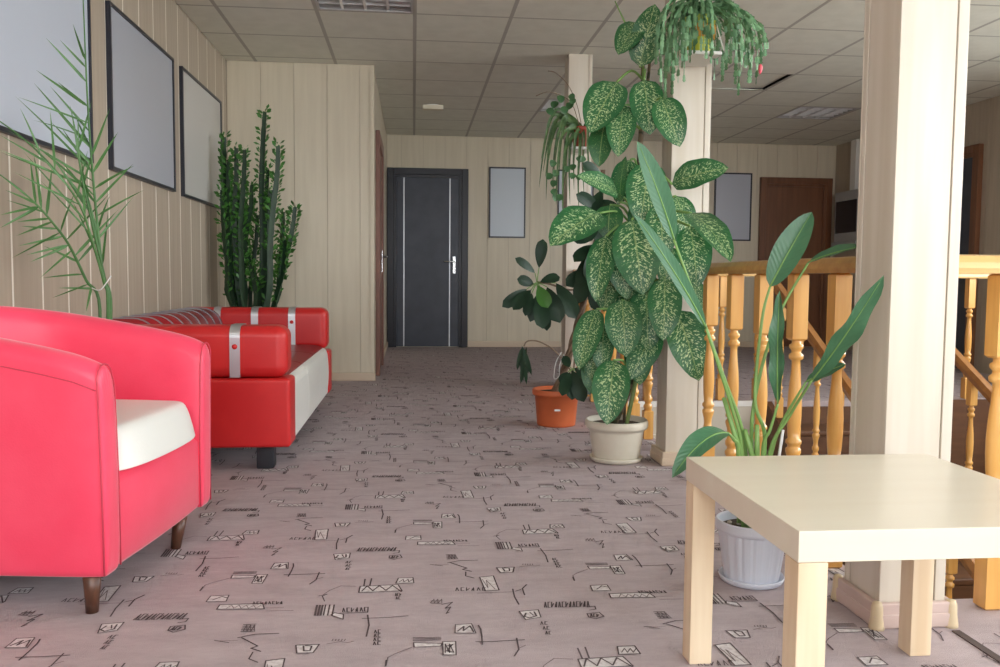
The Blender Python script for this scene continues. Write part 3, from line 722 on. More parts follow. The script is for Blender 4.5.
# ---- sofa
def sofa():
    X0, X1, Y0, Y1 = -1.395, -.522, 3.632, 5.475; at = .168; zb = .105; za = .398; zt = .615
    t = thing('sofa', 'red leather sofa with white front and metal straps along the left wall', 'sofa', ((X0+X1)/2, (Y0+Y1)/2, 0))
    ox, oy = (X0+X1)/2, (Y0+Y1)/2
    B = lambda nm, m, x0, x1, y0, y1, z0, z1, r, seg=5: bevel(MB().box(x0-ox,x1-ox,y0-oy,y1-oy,z0,z1).build(nm, m, t), r, seg)
    for k, (ya, yb) in enumerate(((Y0, Y0+at), (Y1-at, Y1))):
        B('side_panel', M['red_leather'], X0, X1+.012, ya, yb, zb, (.396, .370)[k], .016, 3)
        za = (.398, .372)[k]; zt = (.615, .628)[k]; arm = B('armrest', M['red_leather'], X0, X1, ya-.004, yb+.004, za, zt, .048, 6)
        r = .048
        for xs_ in ((-.732, -.952, -1.172) if k else (-.732,)):
            a0, a1 = ya-.004-.0025, yb+.004+.0025; zt2 = zt+.0025; rr = r+.0025
            path = [(xs_, a0, za+.004), (xs_, a0, zt2-rr)]
            for q in range(1, 8): th = PI/2*q/8; path.append((xs_, a0+rr-rr*math.cos(th), zt2-rr+rr*math.sin(th)))
            path += [(xs_, a0+rr, zt2), (xs_, a1-rr, zt2)]
            for q in range(1, 8): th = PI/2*q/8; path.append((xs_, a1-rr+rr*math.sin(th), zt2-rr+rr*math.cos(th)))
            path += [(xs_, a1, zt2-rr), (xs_, a1, za+.004)]
            MB().ribbon([(p[0]-ox, p[1]-oy, p[2]) for p in path], (1,0,0), .042, .003).build('strap', M['brushed'], arm)
            if xs_ == -.732:
                MB().lathe([(.011, 0), (.011, .003), (.008, .007), (.003, .009)], 14).build('button', M['red_leather'], arm, True)
                bo = [o for o in arm.children if o.name.startswith('button')][0]
                bo.location = (xs_-ox, a0-.0015-oy, zt-.085); bo.rotation_euler = (PI/2, 0, 0)
    # front white panel with rolled top, divided into cushions
    ya, yb = Y0+at+.006, Y1-at-.006
    def slabprof(y0, y1, pr, nm, m, smooth=True, parent=t):
        vs = [(x-ox, y-oy, z) for y in (y0, y1) for x, z in pr]; k = len(pr)
        mb = MB(); mb.add(vs, [(i, (i+1) % k, k+(i+1) % k, k+i) for i in range(k)]+[tuple(range(k)), tuple(range(k, 2*k))]); return mb.build(nm, m, parent)
    nC = 3
    for i in range(nC):
        y0 = ya+(yb-ya)*i/nC+.002; y1 = ya+(yb-ya)*(i+1)/nC-.002
        pr = [(X1-.06, zb), (X1-.004, zb), (X1+.004, zb+.012)]+[(X1+.004+.006*math.sin(PI*q/6), zb+.03+(.345-zb-.03)*q/6) for q in range(7)]
        pr += [(X1-.004, .372), (X1-.022, .388), (X1-.06, .388)]
        bevel(slabprof(y0, y1, pr, 'front_panel', M['white_leather']), .004, 2)
        pr = [(X1-.062, .20)]+[(X1-.062, .30), (X1-.0225, .389), (X1-.045, .400), (X1-.10, .408), (X1-.35, .405), (X1-.60, .395), (X1-.60, .20)]
        bevel(slabprof(y0, y1, pr, 'seat_cushion', M['dark_red']), .006, 2)
    B('base', M['black'], X0+.03, X1-.07, Y0+.02, Y1-.02, zb+.002, .195, .004, 1)
    # backrest roll with chrome ribs
    bx0, bx1, r = X0, X0+.31, .07; zt2 = .625
    def bprof(off):
        pr = [(bx0-off, .20), (bx0-off, zt2-r)]
        for q in range(1, 9): th = PI/2*q/8; pr.append((bx0+r-(r+off)*math.cos(th), zt2-r+(r+off)*math.sin(th)))
        R2 = .11
        for q in range(0, 9): th = PI/2*q/8; pr.append((bx1-.05-R2+(R2+off)*math.sin(th), zt2-R2+(R2+off)*math.cos(th)))
        pr += [(bx1+off, .44), (bx1+off, .385)]
        return pr
    bk = slabprof(ya, yb, bprof(0)+[(bx1, .20)], 'backrest', M['back_red'])
    bk.data.polygons.foreach_set('use_smooth', [len(p.vertices) == 4 for p in bk.data.polygons])
    y = 3.98
    while y < yb-.03:
        MB().ribbon([(x-ox, y-oy, z) for x, z in bprof(.003)[1:]], (0,1,0), .011, .005).build('metal_rib', M['rib'], bk); y += .158
    for (fx_, fy_) in ((-.628, Y0+.115), (-.628, Y1-.115), (-1.28, Y0+.115), (-1.28, Y1-.115)):
        B('foot', M['black'], fx_-.036, fx_+.036, fy_-.035, fy_+.035, 0, zb+.002, .004, 1)
sofa()

# ================================================================== PLANTS
def leafmesh(base, tip, width, nrm, prof, bend=.1, fold=.12, wave=.0, nu=12, nv=6, org=None, twist=0):
    b, tp = Vector(base), Vector(tip); ax = tp-b; L = ax.length; ax.normalize()
    n = Vector(nrm); n = (n-ax*n.dot(ax)).normalized(); side = ax.cross(n).normalized()
    vs = []; uv = []; fs = []
    ph = random.random()*6
    for i in range(nu+1):
        u = i/nu; wv = prof(u)*width/2
        c = b+ax*L*u+n*(bend*L*4*u*(1-u))
        th = twist*u; s2 = side*math.cos(th)+n*math.sin(th); n2 = n*math.cos(th)-side*math.sin(th)
        for j in range(nv+1):
            v = j/nv*2-1
            vs.append(c+s2*wv*v+n2*(fold*wv*abs(v)+wave*width*math.sin(u*17+ph+(1.3 if v > 0 else 0))*v*v*prof(u)))
            uv.append((u, (v+1)/2))
    for i in range(nu):
        for j in range(nv): a = i*(nv+1)+j; fs.append((a, a+1, a+nv+2, a+nv+1))
    if org is not None: vs = [v-Vector(org) for v in vs]
    me = bpy.data.meshes.new('leaf'); me.from_pydata([tuple(v) for v in vs], [], fs)
    ul = me.uv_layers.new(name='UVMap')
    for l in me.loops: ul.data[l.index].uv = uv[l.vertex_index]
    me.polygons.foreach_set('use_smooth', [True]*len(me.polygons)); me.update(); return me
def ovate(u): return (max(u,0)**.50*max(1-u,0)**.72)/(.41**.50*.59**.72)
def lance(u): return (max(u,0)**.62*max(1-u,0)**.66)/(.484**.62*.516**.66)
def obov(u): return (max(u,.0)**.85*max(1-u,0)**.50)/(.63**.85*.37**.50)
def tocam(p): return (CAM-Vector(p)).normalized()

# ---- speckled dieffenbachia in the cream pot
PX, PY = .916, 3.79
D = thing('dieffenbachia', 'tall speckled-leaf plant in a round cream pot on a saucer', 'potted plant', (PX, PY, 0)); DO = Vector((PX, PY, 0))
MB().lathe([(.098, 0), (.112, .004), (.120, .020), (.117, .024), (.106, .014), (.06, .012)], 36).build('saucer', M['cream_pot'], D, True)
pt = MB().lathe([(.090,.010),(.100,.012),(.106,.026),(.122,.135),(.125,.150),(.138,.152),(.142,.162),(.142,.180),(.137,.190),(.132,.188),(.128,.170),(.12,.165)], 40, cap=False).build('pot', M['cream_pot'], D, True)
MB().lathe([(.001,.168),(.06,.172),(.126,.166),(.126,.160)], 28, cap=False).build('soil', M['soil'], D)
stem_px = [(628, 418), (631, 380), (634, 330), (632, 280), (635, 230), (638, 180), (641, 130), (643, 80), (642, 45)]
stem = [atY(x, y, PY+.02) for x, y in stem_px]; stem[0] = Vector((PX-.01, PY+.01, .16))
MB().tube([p-DO for p in catmull(stem, 4)], [.016-.007*k/32 for k in range(33)], 8).build('stem', M['cane'], D, True)
MB().tube([p-DO for p in (Vector((PX+.045, PY+.04, .16)), Vector((PX+.06, PY+.05, .9)), atY(650, 60, PY+.06))], .007, 8).build('support_cane', M['cane'], D, True)
st2 = [Vector((PX+.04, PY-.02, .16)), atY(642, 350, PY), atY(650, 300, PY+.02)]
MB().tube([p-DO for p in catmull(st2, 5)], .010, 8).build('stem', M['stem'], D, True)
# base px, tip px, width px, depth of base, depth of tip, tilt of the blade's face (x = sideways, z = up)
DL = [((617,82),(590,133),37,-.10,-.16,(-.2,.3)), ((623,105),(618,157),27,-.12,-.20,(0,.1)), ((604,125),(599,167),23,-.06,-.10,(-.2,.1)),
      ((644,80),(650,135),31,-.12,-.18,(.05,.3)), ((661,98),(680,147),29,-.08,-.14,(.1,.2)), ((640,67),(655,4),29,-.08,-.10,(-.1,.2)),
      ((638,23),(618,55),24,-.06,-.12,(-.2,.2)), ((618,194),(577,176),22,-.10,-.22,(-.1,.6)), ((620,202),(626,156),12,-.10,-.12,(-.8,0)),
      ((672,184),(729,168),31,-.10,-.22,(.0,.7)), ((650,163),(640,224),36,-.09,-.16,(0,.2)), ((600,213),(550,246),40,-.12,-.26,(-.2,.6)),
      ((676,196),(690,242),24,-.06,-.10,(.2,.2)), ((691,213),(731,262),29,-.36,-.68,(.3,.5)), ((690,226),(697,288),32,-.34,-.42,(.2,.2)),
      ((606,236),(596,302),26,-.14,-.22,(-.2,.2)), ((614,234),(627,300),27,-.11,-.18,(0,.1)), ((632,220),(643,295),43,-.16,-.26,(0,.3)),
      ((665,278),(663,341),31,-.10,-.18,(.1,.2)), ((650,288),(637,330),26,-.07,-.12,(0,.1)), ((676,310),(699,381),38,-.12,-.20,(.2,.3)),
      ((622,300),(626,357),34,-.17,-.24,(0,.2)), ((597,309),(579,370),26,-.12,-.20,(-.3,.2)), ((604,325),(602,373),21,-.08,-.14,(-.1,.1)),
      ((655,325),(630,380),29,-.06,-.12,(.1,.1)), ((614,360),(607,425),34,-.18,-.28,(0,.3)), ((668,245),(665,287),22,-.06,-.10,(.1,.1)),
      ((693,280),(699,312),18,.0,-.03,(.2,.2)), ((610,205),(608,240),26,-.05,-.09,(-.1,.3)), ((660,205),(663,260),30,-.04,-.10,(.1,.2)),
      ((640,255),(628,300),26,-.04,-.08,(0,.1)), ((590,360),(594,395),18,-.02,-.06,(-.2,.1)), ((640,200),(652,250),30,-.08,-.13,(0,.1)),
      ((628,285),(617,335),30,-.03,-.07,(-.1,.1)), ((646,300),(648,352),28,-.14,-.18,(.1,.1)), ((612,262),(604,312),26,-.03,-.06,(-.2,.1)), ((640,268),(648,318),28,-.03,-.06,(0,.2)), ((600,335),(590,380),22,-.04,-.08,(-.2,.1)), ((636,335),(640,385),26,-.03,-.07,(.1,.1)), ((630,160),(618,205),24,-.02,-.05,(-.1,.1))]
for k, (b, tp, wd, d0, d1, nt) in enumerate(DL):
    if b[0] > 655: d0 -= .14; d1 -= .14
    pb, ptip = atY(*b, min(PY+d0, 3.62) if tp[0] > 655 else PY+d0), atY(*tp, min(PY+d1, 3.60) if tp[0] > 655 else PY+d1); wm = 1.12*wd*(PY+d0)/FPX
    n = tocam(pb)+Vector((nt[0], 0, nt[1]))
    L = (ptip-pb).length
    me = leafmesh(pb, ptip, wm, n, ovate, .07, .16, .02, org=DO)
    me.materials.append(M['dieff_green'] if k in (2, 8, 28, 31) else M['dieff'])
    link('leaf', me, D)
    # petiole from the stem
    zt_ = pb.z; j = min(range(len(stem)), key=lambda i: abs(stem[i].z-(zt_-.06))); s0 = stem[j]
    mid = (s0+pb)/2+Vector((0, -.02, .04))
    if k == 27: mid = Vector((1.06, 3.62, (s0.z+pb.z)/2))
    MB().tube([p-DO for p in catmull([s0, mid, pb], 4)], .0055, 6).build('petiole', M['petiole'], D, True)
MB().tube([p-DO for p in catmull([atY(642,45,PY-.02), atY(630,32,PY-.04), atY(615,1,PY-.05)], 4)], [.007-.0006*k for k in range(9)], 6).build('rolled_leaf', M['petiole'], D, True)

# ---- strelitzia-like plant in the ribbed white pot behind the table
PX, PY = .925, 2.235
E_ = thing('strap_leaf_plant', 'long-leaved plant in a ribbed white pot behind the small table', 'potted plant', (PX, PY, 0)); EO = Vector((PX, PY, 0))
MB().lathe([(.074, 0), (.083, .004), (.088, .016), (.086, .020), (.078, .010), (.05, .008)], 36).build('saucer', M['white_pot'], E_, True)
rib = lambda a, k: (.022 if math.cos(a*18) > 0 else 0) if 1 <= k <= 4 else 0
MB().lathe([(.066,.010),(.071,.012),(.073,.020),(.0885,.130),(.0895,.140),(.097,.144),(.099,.150),(.099,.168),(.096,.172),(.090,.170),(.088,.150),(.08,.145)], 72, rib=rib, cap=False).build('pot', M['white_pot'], E_)
MB().lathe([(.001,.150),(.05,.154),(.088,.148),(.088,.142)], 24, cap=False).build('soil', M['soil'], E_)
for i in range(10):
    a = random.random()*6.3; r = .02+.055*random.random()
    MB().lathe([(.001,0),(.006,.002),(.007,.005),(.003,.009)], 8, (r*math.cos(a), r*math.sin(a), .151)).build('pebble', M['pebble'], E_, True)
def strel(base_off, pts_px, blade, wd, nrm, wave=.03, prof=lance, bend=.03, fold=.3, nu=16, twist=0):
    """petiole from the pot through pixel points (x, y, depth), blade = (base px+depth, tip px+depth)"""
    p = [EO+Vector((*base_off, .14))]+[atY(x, y, Y) for x, y, Y in pts_px]; b = atY(*blade[0]); tp = atY(*blade[1])
    p.append(b); cc = catmull(p, 6); n = len(cc)
    MB().tube([q-EO for q in cc], [.0066-.0034*k/(n-1) for k in range(n)], 8).build('petiole', M['petiole'], E_, True)
    me = leafmesh(b, tp, wd*b.y/FPX, tocam(b)+Vector(nrm), prof, bend, fold, wave, nu, 6, EO, twist); me.materials.append(M['strel']); lf = link('leaf', me, E_)
    ax = [Vector(me.vertices[i*7+3].co) for i in range(nu+1)]
    nn = (tocam(b)+Vector(nrm)).normalized()
    MB().tube([q+nn*.0012 for q in ax[:-1]], [.0020*(1-k/nu)+.0005 for k in range(nu)], 5).build('midrib', M['petiole'], lf, True)
strel((.01, .0), [(765,440,2.22),(755,400,2.22),(762,320,2.24)], ((770,287,2.25),(812,212,2.22)), 31, (-.3,0,.2), .01)
strel((-.02,.01), [(745,445,2.22),(722,372,2.20)], ((674,240,2.16),(637,141,2.10)), 24, (.5,0,.1), .0)
strel((-.03,-.01), [(742,452,2.20),(733,412,2.18)], ((706,328,2.12),(634,214,2.02)), 18, (.6,0,.2), .03)
strel((.03,.0), [(770,452,2.21),(790,415,2.18)], ((812,380,2.08),(884,275,1.85)), 22, (.5,0,.45), .16)
strel((.02,-.02), [(763,450,2.20),(770,430,2.18)], ((778,404,2.17),(780,290,2.15)), 16, (-.5,0,0), .22, fold=.5)
strel((-.03,.02), [(738,452,2.16),(734,440,2.14)], ((728,433,2.12),(672,478,2.03)), 26, (.0,-.2,1.2), .02, bend=.22)
strel((.02,.02), [(752,420,2.23),(775,325,2.25)], ((808,263,2.25),(860,247,2.11)), 20, (0,.3,1.0), .02)
strel((.03,.03), [(775,440,2.26)], ((806,382,2.22),(846,364,2.16)), 14, (.1,0,.8), .05)
for i, (x, y, x2, y2) in enumerate(((740,452,724,398),(752,455,745,430),(757,452,757,425))):
    p0 = EO+Vector((-.02+.012*i, -.015, .14)); p1 = atY(x, y, 2.2); p2 = atY(x2, y2, 2.19)
    MB().tube([q-EO for q in (p0, p1, p2)], [.009, .008, .006], 8).build('cut_stalk', M['petiole'], E_, True)
MB().tube([q-EO for q in (EO+Vector((.03,-.03,.14)), atY(783, 430, 2.17))], [.004, .004], 6).build('label_stick', M['string'], E_)

# ---- rubber plant in the terracotta pot
PX, PY = .800, 4.74
G = thing('rubber_plant', 'dark-leaved plant with bent trunk in a terracotta pot', 'potted plant', (PX, PY, 0)); GO = Vector((PX, PY, 0))
MB().lathe([(.098,0),(.106,.002),(.108,.012),(.122,.170),(.134,.172),(.136,.180),(.136,.198),(.132,.205),(.126,.203),(.122,.185),(.11,.180)], 36, cap=False).build('pot', M['terracotta'], G, True)
MB().lathe([(.001,.186),(.06,.190),(.121,.184),(.121,.176)], 24, cap=False).build('soil', M['soil'], G)
tr = [Vector((PX-.01, PY+.02, .17)), atY(566,366,PY+.02), atY(572,345,PY+.02), atY(580,315,PY+.03), atY(590,280,PY+.04), atY(596,240,PY+.05), atY(600,205,PY+.05), atY(603,170,PY+.05)]
cc = catmull(tr, 6)
for ph in (0, 2.1, 4.2):     # braided from three stems
    MB().tube([p+Vector((.014*math.cos(ph+i*.55), .014*math.sin(ph+i*.55), 0))*(1-.5*i/len(cc))-GO for i, p in enumerate(cc)], [.0125-.0055*i/len(cc) for i in range(len(cc))], 7).build('trunk', M['bark'], G, True)
br = [atY(592,285,PY+.03), atY(570,290,PY-.02), atY(550,284,PY-.08), atY(537,282,PY-.10)]
MB().tube([p-GO for p in catmull(br, 4)], .006, 6).build('branch', M['bark'], G, True)
br = [atY(575,350,PY+.02), atY(574,368,PY-.08), atY(572,372,PY-.13)]
MB().tube([p-GO for p in catmull(br, 4)], .005, 6).build('branch', M['bark'], G, True)
RL = [((539,268),(543,239),12,-.10,-.10), ((535,273),(515,258),9,-.10,-.14), ((534,284),(517,279),11,-.10,-.14), ((527,289),(502,307),12,-.12,-.18), ((531,290),(513,310),13,-.14,-.20),
      ((532,293),(525,316),10,-.11,-.16), ((540,282),(560,277),11,-.12,-.10), ((538,286),(548,308),14,-.18,-.24), ((538,296),(543,329),17,-.14,-.20), ((547,287),(560,323),18,-.10,-.16),
      ((556,283),(576,319),18,-.06,-.10), ((545,300),(547,331),11,-.10,-.14), ((542,290),(530,322),12,-.08,-.12),
      ((598,207),(576,194),13,-.02,-.08), ((600,210),(578,226),13,-.02,-.10), ((600,214),(585,243),14,-.02,-.10), ((603,180),(582,163),13,.02,-.04), ((602,215),(600,250),15,-.04,-.1),
      ((596,245),(574,262),15,.0,-.08), ((594,250),(580,288),17,.0,-.08), ((590,258),(600,296),16,.0,-.06), ((596,235),(572,240),13,.0,-.06), ((598,228),(570,214),12,.02,-.04),
      ((592,262),(578,304),18,-.02,-.08), ((588,270),(566,286),15,.0,-.04), ((598,240),(588,282),19,-.04,-.08), ((602,190),(590,222),16,-.02,-.06), ((594,272),(598,312),17,-.02,-.06), ((600,200),(618,215),15,.0,-.04), ((572,370),(584,402),15,-.14,-.20), ((570,372),(562,396),12,-.14,-.22), ((574,368),(592,378),11,-.14,-.16), ((570,367),(563,356),9,-.12,-.14), ((573,374),(572,400),14,-.13,-.18), ((576,371),(590,395),13,-.12,-.14), ((568,372),(560,383),9,-.12,-.14)]
for k, (b, tp, wd, d0, d1) in enumerate(RL):
    pb, p2 = atY(*b, PY+d0), atY(*tp, PY+d1)
    me = leafmesh(pb, p2, wd*PY/FPX, tocam(pb)+Vector((random.uniform(-.4,.4), 0, random.uniform(0,.6))), obov, .06, .14, .01, 8, 4, GO)
    me.materials.append(M['rubber_new'] if k in (7, 36) else M['rubber']); link('leaf', me, G)
    hub = atY(537,283,PY-.10) if k < 13 else (atY(600,225,PY+.05) if k < 29 else atY(572,370,PY-.12))
    if k >= 13 and k < 29: hub = min(cc, key=lambda p: (p-pb).length)
    MB().tube([hub-GO, (hub+pb)/2-GO+Vector((0,0,.004)), pb-GO], .0028, 5).build('petiole', M['petiole'], G)
# drooping shoot with limp narrow leaves
sh = [atY(572,372,PY+.0), atY(556,352,PY-.04), atY(540,342,PY-.08), atY(528,341,PY-.10), atY(524,346,PY-.11)]
MB().tube([p-GO for p in catmull(sh, 5)], .0042, 6).build('drooping_shoot', M['bark'], G, True)
for i in range(9):
    x = 518+i*1.6; b = atY(523+random.uniform(-2,4), 345+random.uniform(0,4), PY-.11+random.uniform(-.02,.02)); e = atY(x+random.uniform(-1,1), 378+random.uniform(-8,7), PY-.12+random.uniform(-.03,.03))
    me = leafmesh(b, e, .026, tocam(b)+Vector((random.uniform(-.8,.8),0,0)), lance, .02, .3, 0, 6, 2, GO); me.materials.append(M['rubber']); link('leaf', me, G)
MB().tube([p-GO for p in catmull([atY(562,352,PY-.03), atY(556,362,PY-.04), atY(554,378,PY-.04), atY(559,376,PY-.04), atY(560,364,PY-.04), atY(564,354,PY-.03)], 4)], .0022, 5).build('string_tie', M['string'], G)
MB().box(-.030, .002, -.1205, -.1185, .095, .105).build('price_tag', M['string'], G)

# ---- trailing cactus hanging from a bracket on the column
HX = atY(699, 40, 3.53).x; HY = 3.53; HZ = atY(699, 55, 3.53).z
t = thing('wall_bracket', 'white bracket shelf on the column under the trailing cactus', 'bracket', (HX, HY, HZ))
rbox('shelf', M['white_trim'], t, -.075, .075, -.075, .14, -.015, 0, .005)
for s in (-1, 1):
    MB().tube([(s*.078, -.078, .0), (s*.05, .0, .20), (s*.02, .139, .26)], .0025, 6).build('wire', M['white_trim'], t)
MB().tube([(-.078, -.08, .002), (-.10, -.082, .06), (-.10, -.06, .02)], .002, 6).build('wire', M['white_trim'], t)
T = thing('trailing_cactus', 'trailing flat-stemmed cactus overflowing a lime pot high on the column', 'potted plant', (HX, HY, HZ+.001)); TO = Vector((HX, HY, HZ+.001))
MB().lathe([(.048,0),(.050,.004),(.062,.125),(.068,.127),(.069,.145),(.064,.148),(.060,.130)], 28, cap=False).build('pot', M['lime_pot'], T, True)
MB().lathe([(.0585,.060),(.0645,.062),(.0695,.110),(.066,.112)], 28, cap=False).build('pot_band', M['orange_band'], T, True)
MB().lathe([(.001,.134),(.03,.136),(.060,.132)], 20, cap=False).build('soil', M['soil'], T)
def strand(path, seed):
    rnd = random.Random(seed); mb = MB(); seg = .027; P = catmull(path, 8); acc = 0; pts = [P[0]]
    for a, b in zip(P[:-1], P[1:]):
        while (b-pts[-1]).length >= seg: pts.append(pts[-1]+(b-pts[-1]).normalized()*seg)
    for a, b in zip(pts[:-1], pts[1:]):
        d = (b-a).normalized(); ang = rnd.uniform(0, PI); u = d.orthogonal().normalized(); v = d.cross(u); s_ = u*math.cos(ang)+v*math.sin(ang)
        wdt = rnd.uniform(.008, .012); nn = d.cross(s_)*.0022; L = (b-a).length*1.12
        ring = []
        for f, k in ((0,.30),(.30,.85),(.55,.75),(.80,1.0),(1.0,.35)):
            c = a+d*L*f; ring += [c-s_*wdt*k, c+nn*k, c+s_*wdt*k, c-nn*k]
        fs = [(3,2,1,0),(16,17,18,19)]
        for q in range(4):
            for i in range(4): j = (i+1) % 4; fs.append((q*4+i, q*4+j, q*4+4+j, q*4+4+i))
        mb.add(ring, fs)
    return mb, pts
# tips read off the photograph: (x, y) of each strand's lower end
tips = [(657,58),(661,92),(665,98),(669,75),(672,98),(676,70),(680,55),(684,82),(688,48),(693,38),(700,30),(706,62),(712,56),(714,82),(720,48),(725,60),(722,84),(729,42),(735,88),(738,100),(741,78),(745,72),(749,88),(752,58),(756,84),(760,70),(764,62),(767,52),(658,40),(664,60),(674,48),(708,40),(716,30),(730,70),(744,55),(754,40),(690,30),(736,60),(668,40),(748,34),(704,48),(681,38),(757,60),(763,40),(673,85),(660,75),(690,62),(696,46),(701,52),(694,58),(709,50),(686,66),(678,84),(667,84),(682,72),(711,66),(717,68),(726,76),(733,52),(740,62),(747,66),(751,74),(759,50),(671,62),(656,68),(663,48),(728,30),(742,40),(691,22),(703,20)]
rs = random.Random(4)
for k, (x, y) in enumerate(tips):
    Yd = HY+rs.uniform(-.17, .06) if 655 < x < 686 else HY+rs.uniform(-.17, -.10) if x < 714 else HY+rs.uniform(-.16, .16)
    e = atY(x, y, Yd); r0 = Vector((HX+rs.uniform(-.03,.03), HY+rs.uniform(-.03,.03), HZ+.14)); dirv = (Vector((e.x, e.y, 0))-Vector((r0.x, r0.y, 0)))
    top = HZ+.17+rs.uniform(0, .07); L = dirv.length
    m1 = r0+dirv*.35; m1.z = top; m2 = r0+dirv*.85; m2.z = top-.04-.1*L; m3 = Vector((e.x, e.y, (m2.z*.55+e.z*.45)))
    mb, pts = strand([q-TO for q in (r0, m1, m2, m3, e)], k); mb.build('strand', M['xmas'], T)
    if k == 25:
        q = pts[-1]; MB().lathe([(.002,0),(.008,-.008),(.009,-.02),(.006,-.034),(.001,-.042)], 10, q).build('flower_bud', M['pink_flower'], T, True)

# ---- spider plant and ivy in a red pot on the farthest column
HX = atY(580, 140, 6.13).x; HY = 6.13; HZ = atY(580, 148, 6.13).z
t = thing('wall_bracket', 'white bracket on the farthest column under the red pot', 'bracket', (HX, HY, HZ))
rbox('shelf', M['white_trim'], t, -.075, .075, -.075, .148, -.02, 0, .006)
for s in (-1, 1): MB().tube([(s*.07, -.07, 0), (s*.03, .145, .22)], .0025, 6).build('wire', M['white_trim'], t)
T = thing('spider_plant', 'arching grassy plant with trailing ivy in a small red hanging pot', 'potted plant', (HX, HY, HZ+.001)); TO = Vector((HX, HY, HZ+.001))
MB().lathe([(.048,0),(.050,.004),(.060,.12),(.066,.122),(.066,.142),(.060,.145)], 24, cap=False).build('pot', M['brick_pot'], T, True)
MB().lathe([(.001,.134),(.03,.136),(.060,.132)], 20, cap=False).build('soil', M['soil'], T)
rs = random.Random(11)
def blade(path, wd, m, nm='leaf', seed=0):
    P = catmull(path, 5); n = len(P); vs = []; fs = []
    for i, p in enumerate(P):
        tg = (P[min(i+1,n-1)]-P[max(i-1,0)]).normalized(); s_ = tg.cross(tocam(p+TO)).normalized(); k = wd/2*(1-(i/(n-1))**2.2)+.0006
        up = s_.cross(tg)*k*.35
        vs += [p-s_*k+up, p, p+s_*k+up]
    for i in range(n-1): fs += [(i*3, i*3+1, i*3+4, i*3+3), (i*3+1, i*3+2, i*3+5, i*3+4)]
    mb = MB(); mb.add(vs, fs); return mb.build(nm, m, T, True)
for (x, y, px_, py_) in ((539,188,552,118),(543,172,556,122),(546,200,552,132),(549,160,560,116),(552,185,560,130),(556,205,562,138),(559,176,565,124),(562,210,567,140),(566,190,569,132),(570,205,571,142),(541,160,556,112),(574,190,576,138),(584,196,584,138),(590,180,588,130),(545,178,558,126),(563,225,566,150),(555,165,564,120),(579,215,580,150)):
    e = atY(x, y, HY-.10+rs.uniform(-.08,.05)); mid = atY(px_, py_-2, HY-.08+rs.uniform(-.06,.03)); b = TO+Vector((rs.uniform(-.03,.03), rs.uniform(-.03,.03), .13))
    blade([q-TO for q in (b, (b+mid)/2+Vector((0,0,.03)), mid, (mid+e)/2+Vector((-.01,0,.03)), e)], .027, M['spider'])
def ivy(path_px, leaves, size):
    P = [atY(x, y, Y) for x, y, Y in path_px]; st = MB().tube([q-TO for q in catmull(P, 5)], .0028, 5).build('ivy_stem', M['bark'], T, True)
    for (x, y) in leaves:
        b = atY(x, y-2, HY-.14); a = rs.uniform(-.6, .6); e = b+Vector((math.sin(a)*size, -.015, -math.cos(a)*size))
        me = leafmesh(b, e, size*.95, tocam(b)+Vector((rs.uniform(-.5,.5),0,.2)), ovate, .06, .15, 0, 6, 4, TO); me.materials.append(M['ivy']); link('ivy_leaf', me, T)
ivy([(572,128,HY-.06),(562,128,HY-.12),(556,150,HY-.14),(554,175,HY-.14),(553,196,HY-.14)], [(554,162),(557,172),(551,175),(555,182),(552,191),(556,196),(561,196)], .055)
ivy([(580,128,HY-.05),(583,140,HY-.12),(582,165,HY-.13),(584,180,HY-.13)], [(578,158),(584,158),(574,166),(586,168),(580,176),(574,175),(568,168)], .05)
ivy([(582,128,HY-.03),(577,105,HY-.06),(568,85,HY-.08),(556,73,HY-.09),(548,71,HY-.1)], [(573,100),(570,96)], .05)
ivy([(580,128,HY-.03),(572,104,HY-.08),(560,95,HY-.1),(547,92,HY-.12),(536,96,HY-.12)], [(560,97),(556,103),(548,110),(571,104),(563,108)], .06)

# ---- tall euphorbia behind the sofa
PX, PY = -1.13, 6.25
C_ = thing('candelabra_cactus', 'tall dark green branching cactus standing behind the sofa', 'potted plant', (PX, PY, 0)); CO = Vector((PX, PY, 0))
MB().lathe([(.13,0),(.14,.004),(.17,.24),(.185,.242),(.186,.27),(.178,.272),(.165,.25)], 32, cap=False).build('pot', M['terracotta'], C_, True)
MB().lathe([(.001,.252),(.09,.256),(.166,.250)], 24, cap=False).build('soil', M['soil'], C_)
rs = random.Random(5)
CP = [[(265,112),(263,150),(262,190),(263,240),(262,300)], [(278,146),(277,175),(273,210),(270,250),(268,300)], [(295,207),(293,225),(288,250),(281,272),(276,300)], [(283,212),(282,240),(279,270),(276,302)],
      [(224,137),(224,170),(226,210),(229,260),(233,300)], [(236,148),(236,180),(234,220),(236,262),(240,300)], [(245,150),(244,185),(241,225),(242,262),(244,300)], [(252,185),(251,210),(246,240),(244,270),(246,300)],
      [(229,160),(229,200),(230,240),(234,300)], [(257,215),(256,240),(252,270),(250,300)], [(268,170),(266,210),(266,250),(264,300)], [(243,215),(246,245),(252,270),(256,300)], [(222,190),(224,230),(228,270),(230,300)], [(250,262),(256,280),(258,300)], [(239,190),(239,230),(241,300)], [(231,185),(234,230),(238,300)], [(227,205),(227,250),(232,302)], [(247,205),(242,245),(240,300)], [(271,190),(270,230),(268,300)], [(286,240),(284,270),(275,303)]]
